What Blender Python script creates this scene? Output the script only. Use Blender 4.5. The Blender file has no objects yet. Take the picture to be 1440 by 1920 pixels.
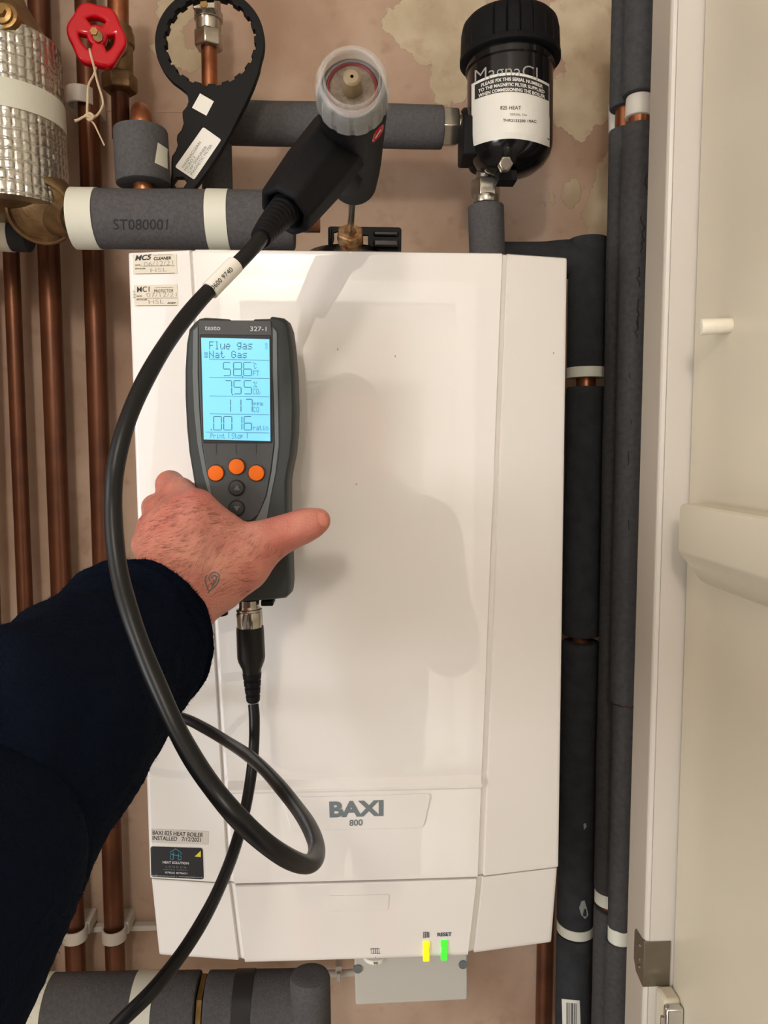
import bpy, math, random
import numpy as np
from mathutils import Vector, Matrix, noise
from mathutils.bvhtree import BVHTree
random.seed(7)
C = bpy.context.scene.collection

# ------------------------------------------------------------------ camera, world, lights, exposure
F = 1430.0
CAM = Vector((0.0, 0.0, 1.55))
YAW, PITCH = math.radians(2.8), math.radians(4.73)
cd = bpy.data.cameras.new('camera'); cam = bpy.data.objects.new('camera', cd); C.objects.link(cam)
cam.location = CAM; cam.rotation_euler = (math.pi/2 - PITCH, 0, -YAW)
cd.sensor_fit = 'VERTICAL'; cd.sensor_height = 24.0; cd.lens = 24.0*F/1920; cd.clip_start = 0.01
bpy.context.scene.camera = cam
sc = bpy.context.scene
sc.view_settings.view_transform = 'Standard'; sc.view_settings.look = 'None'
sc.view_settings.gamma = 1; sc.view_settings.use_curve_mapping = False
sc.view_settings.exposure = 0.50
wd = bpy.data.worlds.new('world'); sc.world = wd; wd.use_nodes = True
wd.node_tree.nodes['Background'].inputs[0].default_value = (1.0, 0.955, 0.915, 1)
wd.node_tree.nodes['Background'].inputs[1].default_value = 1.28

def area(name, loc, target, size, power, col):
    l = bpy.data.lights.new(name, 'AREA'); l.size = size; l.energy = power; l.color = col; l.shape = 'DISK'
    o = bpy.data.objects.new(name, l); C.objects.link(o); o.location = loc
    o.rotation_euler = (Vector(target)-Vector(loc)).to_track_quat('-Z', 'Y').to_euler()
    return o
pl = bpy.data.lights.new('ceiling_light', 'POINT'); pl.energy = 18; pl.color = (1.0, 0.93, 0.855); pl.shadow_soft_size = 0.09
po = bpy.data.objects.new('ceiling_light', pl); C.objects.link(po); po.location = (-0.23, -1.12, 2.30)
area('window_light', (-1.58, -0.62, 1.35), (0, 0.8, 1.2), 0.6, 11, (0.93, 0.97, 1.0))

SY, CY, SP, CP = math.sin(YAW), math.cos(YAW), math.sin(PITCH), math.cos(PITCH)
FW = Vector((SY*CP, CY*CP, -SP)); RT = Vector((CY, -SY, 0)); UP = RT.cross(FW)
def ray(px, py): return FW + RT*((px-720)/F) + UP*((960-py)/F)
def W(px, py, Y):                       # point of the photograph at world distance Y
    d = ray(px, py); return CAM + d*(Y/d.y)
def WX(px, py, X):                      # the same on a plane x = X
    d = ray(px, py); return CAM + d*(X/d.x)
def PXM(px, Y): return px*Y/F           # length of px pixels at distance Y

# ------------------------------------------------------------------ materials
def mat(name, col, rough=0.5, metal=0.0, spec=0.5, bump=0.0, bscale=200, var=0.0, vscale=8, col2=None,
        emit=None, estr=0, coat=0, sheen=0, trans=0, ior=1.45, detail=3):
    m = bpy.data.materials.new(name); m.use_nodes = True
    nt = m.node_tree; b = nt.nodes['Principled BSDF']
    b.inputs['Base Color'].default_value = (*col, 1); b.inputs['Roughness'].default_value = rough
    b.inputs['Metallic'].default_value = metal; b.inputs['Specular IOR Level'].default_value = spec
    b.inputs['Coat Weight'].default_value = coat; b.inputs['Coat Roughness'].default_value = 0.02
    b.inputs['Sheen Weight'].default_value = sheen; b.inputs['Transmission Weight'].default_value = trans
    b.inputs['IOR'].default_value = ior
    if emit: b.inputs['Emission Color'].default_value = (*emit, 1); b.inputs['Emission Strength'].default_value = estr
    tc = nt.nodes.new('ShaderNodeTexCoord')
    if var or col2:
        n = nt.nodes.new('ShaderNodeTexNoise'); n.inputs['Scale'].default_value = vscale; n.inputs['Detail'].default_value = 5
        nt.links.new(tc.outputs['Object'], n.inputs['Vector'])
        r = nt.nodes.new('ShaderNodeValToRGB'); r.color_ramp.elements[0].position = 0.35; r.color_ramp.elements[1].position = 0.65
        c2 = col2 if col2 else tuple(c*(1-var) for c in col)
        r.color_ramp.elements[0].color = (*c2, 1); r.color_ramp.elements[1].color = (*col, 1)
        nt.links.new(n.outputs['Fac'], r.inputs['Fac']); nt.links.new(r.outputs['Color'], b.inputs['Base Color'])
    if bump:
        n = nt.nodes.new('ShaderNodeTexNoise'); n.inputs['Scale'].default_value = bscale; n.inputs['Detail'].default_value = detail
        nt.links.new(tc.outputs['Object'], n.inputs['Vector'])
        bp = nt.nodes.new('ShaderNodeBump'); bp.inputs['Strength'].default_value = bump; bp.inputs['Distance'].default_value = 0.001
        nt.links.new(n.outputs['Fac'], bp.inputs['Height']); nt.links.new(bp.outputs['Normal'], b.inputs['Normal'])
    return m
M = {}
M['boiler'] = mat('white_gloss_plastic', (0.79, 0.76, 0.735), 0.02, spec=1.0, coat=0.3)
M['boiler_in'] = mat('grey_plastic', (0.46, 0.445, 0.41), 0.45)
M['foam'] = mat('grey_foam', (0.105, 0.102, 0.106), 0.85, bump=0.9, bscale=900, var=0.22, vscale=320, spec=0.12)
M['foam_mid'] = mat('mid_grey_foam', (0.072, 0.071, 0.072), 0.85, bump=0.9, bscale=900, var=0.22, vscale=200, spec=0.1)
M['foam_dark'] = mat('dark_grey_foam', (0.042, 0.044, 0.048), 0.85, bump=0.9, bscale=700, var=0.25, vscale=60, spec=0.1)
M['tape'] = mat('white_tape', (0.66, 0.66, 0.57), 0.45, bump=0.2, bscale=60)
M['tape_black'] = mat('black_tape', (0.02, 0.02, 0.022), 0.3)
M['copper'] = mat('aged_copper', (0.17, 0.062, 0.028), 0.36, metal=0.55, col2=(0.09, 0.034, 0.018), vscale=14)
M['copper_bright'] = mat('bright_copper', (0.40, 0.15, 0.07), 0.35, metal=0.85, var=0.4, vscale=40)
M['brass'] = mat('brass', (0.36, 0.22, 0.085), 0.36, metal=0.85, var=0.45, vscale=30, bump=0.3, bscale=300)
M['brass_old'] = mat('tarnished_brass', (0.28, 0.19, 0.09), 0.42, metal=0.8, col2=(0.17, 0.10, 0.05), vscale=50, bump=0.4, bscale=300)
M['rusty_brass'] = mat('rust_spotted_brass', (0.52, 0.36, 0.19), 0.4, metal=0.6, col2=(0.23, 0.075, 0.02), vscale=110, bump=0.4, bscale=400)
M['nickel'] = mat('nickel_plate', (0.50, 0.46, 0.39), 0.24, metal=0.9, var=0.2, vscale=60)
M['steel'] = mat('stainless_steel', (0.62, 0.60, 0.57), 0.22, metal=1.0)
M['strike'] = mat('bronzed_steel', (0.22, 0.19, 0.145), 0.3, metal=0.7, var=0.2, vscale=20)
M['chrome'] = mat('chrome', (0.7, 0.7, 0.7), 0.12, metal=1.0)
M['foil'] = mat('silver_foil', (0.56, 0.54, 0.48), 0.27, metal=0.9, bump=0.35, bscale=160)
M['black'] = mat('black_plastic', (0.007, 0.007, 0.008), 0.5, spec=0.14)
M['black_soft'] = mat('black_soft_plastic', (0.007, 0.007, 0.008), 0.6, bump=0.2, bscale=900, spec=0.14)
M['black_gloss'] = mat('black_gloss_plastic', (0.006, 0.006, 0.007), 0.15)
M['hose'] = mat('black_rubber', (0.007, 0.007, 0.0075), 0.36, spec=0.30, bump=0.05, bscale=100)
M['case'] = mat('dark_grey_case', (0.034, 0.040, 0.040), 0.55, spec=0.4, bump=0.15, bscale=1500)
M['case_front'] = mat('slate_grey_panel', (0.050, 0.053, 0.055), 0.5, bump=0.15, bscale=1500)
M['case_stripe'] = mat('mid_grey_stripe', (0.12, 0.135, 0.14), 0.5)
M['orange'] = mat('orange_rubber', (0.74, 0.135, 0.004), 0.5, spec=.3)
M['btn'] = mat('dark_button', (0.03, 0.032, 0.034), 0.45)
M['btn_ring'] = mat('black_ring', (0.008, 0.008, 0.009), 0.5)
M['lcd'] = mat('lcd_blue_screen', (0.10, 0.25, 0.32), 0.2, emit=(0.17, 0.56, 0.90), estr=0.74, var=0)
M['lcd_ink'] = mat('lcd_segment', (0.03, 0.13, 0.17), 0.5)
M['white_print'] = mat('white_print', (0.55, 0.55, 0.55), 0.5)
M['grey_print'] = mat('grey_print', (0.18, 0.20, 0.20), 0.5)
M['faint_print'] = mat('pencil_print', (0.36, 0.33, 0.29), 0.6)
M['badge'] = mat('slate_logo', (0.155, 0.185, 0.20), 0.45)
M['ink'] = mat('black_ink', (0.02, 0.02, 0.02), 0.5)
M['navy_ink'] = mat('navy_ink', (0.03, 0.04, 0.08), 0.5)
M['sticker'] = mat('white_sticker', (0.74, 0.72, 0.66), 0.4)
M['sticker_cream'] = mat('cream_sticker', (0.69, 0.63, 0.52), 0.4)
M['sticker_clear'] = mat('satin_tape_sticker', (0.62, 0.57, 0.52), 0.35)
M['card'] = mat('black_card', (0.012, 0.013, 0.02), 0.2)
M['teal'] = mat('teal_print', (0.05, 0.30, 0.38), 0.4)
M['yellow_print'] = mat('yellow_print', (0.75, 0.62, 0.03), 0.4)
M['red'] = mat('red_enamel', (0.52, 0.001, 0.010), 0.16, spec=.5)
M['string'] = mat('cotton_string', (0.60, 0.46, 0.30), 0.9, bump=0.8, bscale=500)
M['clip'] = mat('white_nylon_clip', (0.60, 0.56, 0.50), 0.4)
M['frame'] = mat('white_satin_paint', (0.62, 0.58, 0.53), 0.3, spec=0.4)
M['door'] = mat('cream_gloss_paint', (0.60, 0.54, 0.42), 0.28, var=0.05, vscale=5, bump=0.25, bscale=55)
M['peg'] = mat('cream_peg', (0.78, 0.72, 0.60), 0.45, bump=0.3, bscale=200)
M['fleece'] = mat('navy_fleece', (0.0034, 0.0056, 0.0125), 1.0, sheen=0.0, bump=1.0, bscale=600, spec=0.05, detail=6)
M['trousers'] = mat('dark_trousers', (0.02, 0.02, 0.025), 0.9)
M['tattoo'] = mat('tattoo_ink', (0.13, 0.105, 0.10), 0.5)
M['hair'] = mat('dark_hair', (0.05, 0.025, 0.015), 0.6)
M['armhair'] = mat('arm_hair', (0.16, 0.065, 0.04), 0.6)
M['nail'] = mat('fingernail', (0.66, 0.24, 0.18), 0.25)
M['led_y'] = mat('yellow_lamp', (0.8, 0.7, 0.02), 0.3, emit=(1.0, 0.82, 0.0), estr=0.5)
M['led_g'] = mat('green_lamp', (0.05, 0.7, 0.05), 0.3, emit=(0.06, 0.9, 0.02), estr=0.5)
M['clear'] = mat('clear_plastic', (0.94, 0.95, 0.93), 0.04, trans=1.0, ior=1.33)
_b = M['clear'].node_tree.nodes['Principled BSDF']; _b.inputs['Transmission Weight'].default_value = 0; _b.inputs['Alpha'].default_value = 0.20; _b.inputs['Base Color'].default_value = (0.75, 0.75, 0.72, 1); _b.inputs['Specular IOR Level'].default_value = 1.0; _b.inputs['Roughness'].default_value = 0.07
M['red_seal'] = mat('dark_red_seal', (0.22, 0.035, 0.035), 0.5)
M['filter_grey'] = mat('grey_filter_disc', (0.22, 0.17, 0.13), 0.8, bump=0.8, bscale=900, var=0.3, vscale=300)
M['olive'] = mat('tan_stub', (0.22, 0.16, 0.085), 0.45)
M['room'] = mat('room_paint', (0.60, 0.55, 0.48), 0.6)
M['doorpanel'] = mat('beige_door_panel', (0.50, 0.46, 0.42), 0.4)
M['roomdoor'] = mat('white_door_gloss', (0.93, 0.90, 0.84), 0.3)
M['floor'] = mat('floor_wood', (0.55, 0.50, 0.43), 0.7, var=0.1, vscale=6)
M['white_pipe'] = mat('white_pipe_plastic', (0.60, 0.56, 0.50), 0.4)
M['crack'] = mat('foam_crack', (0.012, 0.012, 0.013), 0.9)
M['plaster_dust'] = mat('plaster_dust', (0.30, 0.30, 0.29), 0.9)

# skin
def skin_mat():
    m = mat('skin', (0.56, 0.27, 0.19), 0.48, spec=0.4)
    nt = m.node_tree; b = nt.nodes['Principled BSDF']; N = nt.nodes.new; L = nt.links.new
    tc = N('ShaderNodeTexCoord')
    n1 = N('ShaderNodeTexNoise'); n1.inputs['Scale'].default_value = 26; n1.inputs['Detail'].default_value = 6
    L(tc.outputs['Object'], n1.inputs['Vector'])
    r = N('ShaderNodeValToRGB'); e = r.color_ramp.elements
    e[0].position = 0.32; e[0].color = (0.48, 0.140, 0.110, 1); e[1].position = 0.66; e[1].color = (0.56, 0.245, 0.175, 1)
    L(n1.outputs['Fac'], r.inputs['Fac']); L(r.outputs['Color'], b.inputs['Base Color'])
    n2 = N('ShaderNodeTexNoise'); n2.inputs['Scale'].default_value = 260; n2.inputs['Detail'].default_value = 6
    v = N('ShaderNodeTexVoronoi'); v.inputs['Scale'].default_value = 700
    mp = N('ShaderNodeMapping'); mp.inputs['Scale'].default_value = (1, 1, 3); mp.inputs['Rotation'].default_value = (0, 0.9, 0)
    L(tc.outputs['Object'], mp.inputs['Vector']); L(mp.outputs['Vector'], n2.inputs['Vector']); L(tc.outputs['Object'], v.inputs['Vector'])
    mx = N('ShaderNodeMath'); mx.operation = 'ADD'; L(n2.outputs['Fac'], mx.inputs[0])
    ms = N('ShaderNodeMath'); ms.operation = 'MULTIPLY'; ms.inputs[1].default_value = 0.35; L(v.outputs['Distance'], ms.inputs[0]); L(ms.outputs[0], mx.inputs[1])
    bp = N('ShaderNodeBump'); bp.inputs['Strength'].default_value = 0.75; bp.inputs['Distance'].default_value = 0.0009
    L(mx.outputs[0], bp.inputs['Height']); L(bp.outputs['Normal'], b.inputs['Normal'])
    b.inputs['Subsurface Weight'].default_value = 0.12; b.inputs['Subsurface Radius'].default_value = (0.008, 0.003, 0.002)
    b.inputs['Subsurface Scale'].default_value = 0.6
    return m
M['skin'] = skin_mat()

def plaster_mat():                      # pink plaster with torn cream paint patches, in world-aligned object coordinates
    m = bpy.data.materials.new('pink_plaster'); m.use_nodes = True
    nt = m.node_tree; b = nt.nodes['Principled BSDF']; N = nt.nodes.new; L = nt.links.new
    b.inputs['Roughness'].default_value = 0.8; b.inputs['Specular IOR Level'].default_value = 0.2
    tc = N('ShaderNodeTexCoord')
    n1 = N('ShaderNodeTexNoise'); n1.inputs['Scale'].default_value = 7; n1.inputs['Detail'].default_value = 7; L(tc.outputs['Object'], n1.inputs['Vector'])
    r1 = N('ShaderNodeValToRGB'); e = r1.color_ramp.elements
    e[0].position = 0.36; e[0].color = (0.41, 0.275, 0.20, 1); e[1].position = 0.66; e[1].color = (0.57, 0.43, 0.33, 1)
    L(n1.outputs['Fac'], r1.inputs['Fac'])
    n2 = N('ShaderNodeTexNoise'); n2.inputs['Scale'].default_value = 11; n2.inputs['Detail'].default_value = 9; n2.inputs['Roughness'].default_value = 0.62
    L(tc.outputs['Object'], n2.inputs['Vector'])
    total = None
    def blob(px, py, rx, rz):
        nonlocal total
        p = W(px, py, 0.97)
        s = N('ShaderNodeVectorMath'); s.operation = 'SUBTRACT'; s.inputs[1].default_value = p; L(tc.outputs['Object'], s.inputs[0])
        d = N('ShaderNodeVectorMath'); d.operation = 'DIVIDE'; d.inputs[1].default_value = (rx, 1, rz); L(s.outputs[0], d.inputs[0])
        l = N('ShaderNodeVectorMath'); l.operation = 'LENGTH'; L(d.outputs[0], l.inputs[0])
        q = N('ShaderNodeMapRange'); q.inputs['From Min'].default_value = 0.2; q.inputs['From Max'].default_value = 1.5
        q.inputs['To Min'].default_value = 0.34; q.inputs['To Max'].default_value = 0.0; L(l.outputs['Value'], q.inputs['Value'])
        if total is None: total = q.outputs[0]
        else:
            a = N('ShaderNodeMath'); a.operation = 'MAXIMUM'; L(total, a.inputs[0]); L(q.outputs[0], a.inputs[1]); total = a.outputs[0]
    blob(1110, 60, 0.05, 0.10); blob(1085, 230, 0.035, 0.10); blob(1135, 380, 0.03, 0.09); blob(800, 60, 0.05, 0.07)
    blob(320, 100, 0.035, 0.035); blob(330, 20, 0.03, 0.03); blob(850, 20, 0.04, 0.05); blob(1075, 350, 0.018, 0.03); blob(840, 150, 0.03, 0.05); blob(360, 110, 0.02, 0.02)
    ad = N('ShaderNodeMath'); ad.operation = 'ADD'; L(n2.outputs['Fac'], ad.inputs[0]); L(total, ad.inputs[1])
    st = N('ShaderNodeMapRange'); st.inputs['From Min'].default_value = 0.70; st.inputs['From Max'].default_value = 0.715; L(ad.outputs[0], st.inputs['Value'])
    n3 = N('ShaderNodeTexNoise'); n3.inputs['Scale'].default_value = 20; n3.inputs['Detail'].default_value = 6; L(tc.outputs['Object'], n3.inputs['Vector'])
    r3 = N('ShaderNodeValToRGB'); e = r3.color_ramp.elements
    e[0].position = 0.35; e[0].color = (0.46, 0.37, 0.25, 1); e[1].position = 0.65; e[1].color = (0.62, 0.53, 0.38, 1); L(n3.outputs['Fac'], r3.inputs['Fac'])
    mx = N('ShaderNodeMix'); mx.data_type = 'RGBA'; L(st.outputs[0], mx.inputs['Factor']); L(r1.outputs['Color'], mx.inputs[6]); L(r3.outputs['Color'], mx.inputs[7])
    # fine brown scuffs
    n4 = N('ShaderNodeTexNoise'); n4.inputs['Scale'].default_value = 38; n4.inputs['Detail'].default_value = 8; L(tc.outputs['Object'], n4.inputs['Vector'])
    s4 = N('ShaderNodeMapRange'); s4.inputs['From Min'].default_value = 0.58; s4.inputs['From Max'].default_value = 0.75; s4.inputs['To Max'].default_value = 0.55; L(n4.outputs['Fac'], s4.inputs['Value'])
    m2 = N('ShaderNodeMix'); m2.data_type = 'RGBA'; L(s4.outputs[0], m2.inputs['Factor']); L(mx.outputs[2], m2.inputs[6]); m2.inputs[7].default_value = (0.36, 0.22, 0.14, 1)
    L(m2.outputs[2], b.inputs['Base Color'])
    bp = N('ShaderNodeBump'); bp.inputs['Strength'].default_value = 0.5; bp.inputs['Distance'].default_value = 0.002
    aa = N('ShaderNodeMath'); aa.operation = 'ADD'; L(n1.outputs['Fac'], aa.inputs[0]); L(st.outputs[0], aa.inputs[1]); L(aa.outputs[0], bp.inputs['Height']); L(bp.outputs['Normal'], b.inputs['Normal'])
    return m
M['plaster'] = plaster_mat()

# ------------------------------------------------------------------ mesh helpers (world coordinates in, children share their thing's origin)
ORG = {}
def obj(name, geo, m, parent=None, origin=None, smooth=True, bevel=0, bseg=2, angle=35):
    v, f = geo
    o0 = ORG[parent.name] if parent is not None else (Vector(origin) if origin is not None else Vector(geo_base(v)))
    me = bpy.data.meshes.new(name)
    me.from_pydata([tuple(Vector(p)-o0) for p in v], [], [tuple(q) for q in f])
    me.validate(); me.update()
    me.materials.append(M[m] if isinstance(m, str) else m)
    if smooth:
        me.polygons.foreach_set('use_smooth', [True]*len(me.polygons))
        try: me.set_sharp_from_angle(angle=math.radians(angle))
        except Exception: pass
    o = bpy.data.objects.new(name, me); C.objects.link(o)
    ORG[o.name] = o0
    if parent is not None: o.parent = parent
    else: o.location = o0
    if bevel:
        b = o.modifiers.new('bevel', 'BEVEL'); b.width = bevel; b.segments = bseg; b.limit_method = 'ANGLE'; b.angle_limit = math.radians(30)
    return o
def geo_base(v):
    a = np.array([tuple(p) for p in v]); c = (a.min(0)+a.max(0))/2; return (c[0], c[1], a[:, 2].min())
def tag(o, label, cat, group=None):
    o['label'] = label; o['category'] = cat
    if group: o['group'] = group
    return o
def thing(name, loc, label, cat, group=None):
    o = bpy.data.objects.new(name, None); C.objects.link(o); o.location = loc; o.empty_display_size = 0.02
    ORG[o.name] = Vector(loc); return tag(o, label, cat, group)
def struct(name, geo, m, parent=None, **k):
    o = obj(name, geo, m, parent, **k)
    if parent is None: o['kind'] = 'structure'
    return o
def join(*gs):
    V = []; Q = []
    for v, f in gs:
        n = len(V); V += [tuple(p) for p in v]; Q += [tuple(i+n for i in q) for q in f]
    return V, Q
def box(a, b):
    x0, y0, z0 = a; x1, y1, z1 = b
    v = [(x0,y0,z0),(x1,y0,z0),(x1,y1,z0),(x0,y1,z0),(x0,y0,z1),(x1,y0,z1),(x1,y1,z1),(x0,y1,z1)]
    return v, [(0,3,2,1),(4,5,6,7),(0,1,5,4),(1,2,6,5),(2,3,7,6),(3,0,4,7)]
def pbox(px0, py0, px1, py1, Y, t):       # a box whose front face lies at distance Y
    a = W(px0, py1, Y); b = W(px1, py0, Y); return box((a.x, Y, a.z), (b.x, Y+t, b.z))
def frame_of(d):
    d = d.normalized(); a = Vector((0, 0, 1)) if abs(d.z) < 0.9 else Vector((1, 0, 0))
    u = d.cross(a).normalized(); return u, d.cross(u).normalized()
def lathe(p0, d, prof, seg=48, mod=None, caps=True):   # prof: (distance along d, radius)
    p0 = Vector(p0); d = Vector(d).normalized(); u, w = frame_of(d); V = []; Q = []
    for i, (t, r) in enumerate(prof):
        for k in range(seg):
            a = 2*math.pi*k/seg; rr = r + (mod(i, a, t) if mod else 0)
            V.append(p0 + d*t + (u*math.cos(a)+w*math.sin(a))*rr)
    n = len(prof)
    for i in range(n-1):
        for k in range(seg):
            k2 = (k+1) % seg; Q.append((i*seg+k, (i+1)*seg+k, (i+1)*seg+k2, i*seg+k2))
    if caps:
        Q.append(tuple(range(seg))); Q.append(tuple(reversed([(n-1)*seg+k for k in range(seg)])))
    return V, Q
def cyl(a, b, r, r2=None, seg=40, bev=0.0):
    a = Vector(a); b = Vector(b); L = (b-a).length; r2 = r if r2 is None else r2
    if bev: prof = [(0, r-bev), (bev*0.3, r-bev*0.3), (bev, r), (L-bev, r2), (L-bev*0.3, r2-bev*0.3), (L, r2-bev)]
    else: prof = [(0, r), (L, r2)]
    return lathe(a, b-a, prof, seg)
def spline(P, n=12, loop=False):
    P = [np.array(p, float) for p in P]; out = []
    N = len(P)
    for i in range(N-1 if not loop else N):
        if loop: p0, p1, p2, p3 = P[(i-1) % N], P[i], P[(i+1) % N], P[(i+2) % N]
        else: p0 = P[max(i-1, 0)]; p1 = P[i]; p2 = P[i+1]; p3 = P[min(i+2, N-1)]
        for k in range(n):
            t = k/n; out.append(0.5*((2*p1)+(-p0+p2)*t+(2*p0-5*p1+4*p2-p3)*t*t+(-p0+3*p1-3*p2+p3)*t**3))
    if not loop: out.append(P[-1])
    return out
def tube(pts, rad, seg=24, mod=None, flat=1.0, caps=True):       # pts list of Vectors, rad number or list
    pts = [Vector(p[:3]) for p in pts]; n = len(pts)
    rad = [rad]*n if not hasattr(rad, '__len__') else rad
    T = [(pts[min(i+1, n-1)]-pts[max(i-1, 0)]).normalized() for i in range(n)]
    u, w = frame_of(T[0]); V = []; Q = []
    for i in range(n):
        u = (u - T[i]*u.dot(T[i])).normalized(); w = T[i].cross(u)
        for k in range(seg):
            a = 2*math.pi*k/seg; r = rad[i]*(mod(i, a) if mod else 1)
            V.append(pts[i]+u*math.cos(a)*r+w*math.sin(a)*r*flat)
    for i in range(n-1):
        for k in range(seg):
            k2 = (k+1) % seg; Q.append((i*seg+k, i*seg+k2, (i+1)*seg+k2, (i+1)*seg+k))
    if caps:
        Q.append(tuple(reversed(range(seg)))); Q.append(tuple((n-1)*seg+k for k in range(seg)))
    return V, Q
def ptube(P, n=10, seg=24, **k):          # control points (px, py, Y, radius)
    pts = [tuple(W(a, b, y))+(r,) for a, b, y, r in P]
    s = spline(pts, n); return tube([q[:3] for q in s], [q[3] for q in s], seg, **k)
def hexnut(c, d, r, h, hole=0, seg=6, rot=0):
    d = Vector(d).normalized(); u, w = frame_of(d); V = []; c = Vector(c); rings = [(0, r*.93), (h*.12, r), (h*.88, r), (h, r*.93)]
    for t, q in rings:
        for k in range(seg):
            a = 2*math.pi*k/seg+rot; V.append(c+d*t+(u*math.cos(a)+w*math.sin(a))*q)
    Q = [(i*seg+k, (i+1)*seg+k, (i+1)*seg+(k+1) % seg, i*seg+(k+1) % seg) for i in range(3) for k in range(seg)]
    Q.append(tuple(range(seg))); Q.append(tuple(reversed([3*seg+k for k in range(seg)])))
    return V, Q
def fill2d(loops, Y, t, bev=0.0, tilt=None):     # loops of (x, z) world; filled shape with holes, front at Y, thickness t
    c = bpy.data.curves.new('tmp', 'CURVE'); c.dimensions = '2D'; c.fill_mode = 'BOTH'; c.extrude = max(t/2-bev, 1e-5); c.bevel_depth = bev; c.bevel_resolution = 2; c.offset = -bev
    for lp in loops:
        s = c.splines.new('POLY'); s.points.add(len(lp)-1); s.use_cyclic_u = True
        for i, (x, z) in enumerate(lp): s.points[i].co = (x, z, 0, 1)
    o = bpy.data.objects.new('tmp', c); C.objects.link(o)
    dg = bpy.context.evaluated_depsgraph_get(); me = bpy.data.meshes.new_from_object(o.evaluated_get(dg))
    V = [(v.co.x, Y+t/2-v.co.z, v.co.y) for v in me.vertices]; Q = [tuple(p.vertices) for p in me.polygons]
    bpy.data.objects.remove(o); bpy.data.curves.remove(c); bpy.data.meshes.remove(me)
    return V, Q
def pxloop(L, Y): return [(W(a, b, Y).x, W(a, b, Y).z) for a, b in L]
def rot_geo(g, c, axis, ang):
    R = Matrix.Rotation(ang, 3, axis); c = Vector(c); return [c+R@(Vector(p)-c) for p in g[0]], g[1]

# decals: thin prints laid on a real surface -----------------------------------------------------
def surf_of(*geos, off=0.0004):
    v, f = join(*geos); b = BVHTree.FromPolygons([Vector(p) for p in v], f)
    def s(px, py, extra=0.0):
        d = ray(px, py).normalized(); h = b.ray_cast(CAM, d)
        if h[0] is None: return None
        return h[0]-d*(off+extra)
    return s
def surf_Y(Y):
    return lambda px, py, extra=0.0: W(px, py, Y-0.0004-extra)
FONT = {}
def font_polys(s, shear=0, offset=0):
    k = (s, shear, offset)
    if k in FONT: return FONT[k]
    c = bpy.data.curves.new('f', 'FONT'); c.body = s; c.shear = shear; c.offset = offset; c.resolution_u = 3
    o = bpy.data.objects.new('f', c); C.objects.link(o); dg = bpy.context.evaluated_depsgraph_get()
    me = bpy.data.meshes.new_from_object(o.evaluated_get(dg))
    v = np.array([(a.co.x, a.co.y) for a in me.vertices]); f = [tuple(p.vertices) for p in me.polygons]
    bpy.data.objects.remove(o); bpy.data.curves.remove(c); bpy.data.meshes.remove(me)
    lo = v.min(0); hi = v.max(0); v = (v-lo)/(hi-lo); FONT[k] = (v, f); return FONT[k]
def quad(q, u, v):       # q: top-left, top-right, bottom-right, bottom-left in px, v upwards
    a = np.array(q, float); return (a[3]*(1-u)+a[2]*u)*(1-v)+(a[0]*(1-u)+a[1]*u)*v
def rectq(x0, y0, x1, y1, dy=0): return [(x0, y0), (x1, y0+dy), (x1, y1+dy), (x0, y1)]
class Print:
    def __init__(s, surf, extra=0.0): s.s = surf; s.V = []; s.Q = []; s.e = extra
    def add(s, P, f):
        cx = sum(a for a, b in P)/len(P); cy = sum(b for a, b in P)/len(P)
        def hit(a, b):
            L = math.hypot(cx-a, cy-b)+1e-6
            for k in range(14):
                q = s.s(a+(cx-a)*k/L, b+(cy-b)*k/L, s.e)
                if q is not None: return q
        pts = [hit(a, b) for a, b in P]
        if any(p is None for p in pts): return
        n = len(s.V); s.V += [tuple(p) for p in pts]; s.Q += [tuple(i+n for i in q) for q in f]
    def text(s, t, q, shear=0, bold=0, arc=None):
        v, f = font_polys(t, shear, bold)
        P = [quad(q, a, b) for a, b in v]
        if arc: P = [(p[0], p[1]+arc(p[0])) for p in P]
        s.add(P, f); return s
    def poly(s, P): s.add(P, [tuple(range(len(P)))]); return s
    def patch(s, q, nu=1, nv=1, fn=None):
        P = []
        for j in range(nv+1):
            for i in range(nu+1):
                a = quad(q, i/nu, j/nv) if fn is None else fn(i/nu, j/nv); P.append(a)
        s.add(P, [(j*(nu+1)+i, j*(nu+1)+i+1, (j+1)*(nu+1)+i+1, (j+1)*(nu+1)+i) for j in range(nv) for i in range(nu)]); return s
    def line(s, P, w=1.0, closed=False):
        P = [np.array(p, float) for p in P]; n = len(P); L = []; R = []
        for i in range(n):
            if closed: t = P[(i+1) % n]-P[(i-1) % n]
            else: t = P[min(i+1, n-1)]-P[max(i-1, 0)]
            t = t/(np.linalg.norm(t)+1e-9); nn = np.array((-t[1], t[0]))*w/2; L.append(P[i]+nn); R.append(P[i]-nn)
        f = [(i, (i+1) % n, n+(i+1) % n, n+i) for i in range(n if closed else n-1)]
        s.add(L+R, f); return s
    def disc(s, c, r, n=24, ry=None):
        ry = ry or r; s.poly([(c[0]+r*math.cos(2*math.pi*k/n), c[1]+ry*math.sin(2*math.pi*k/n)) for k in range(n)]); return s
    def make(s, name, m, parent, **k): return obj(name, (s.V, s.Q), m, parent, smooth=False, **k)

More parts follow.
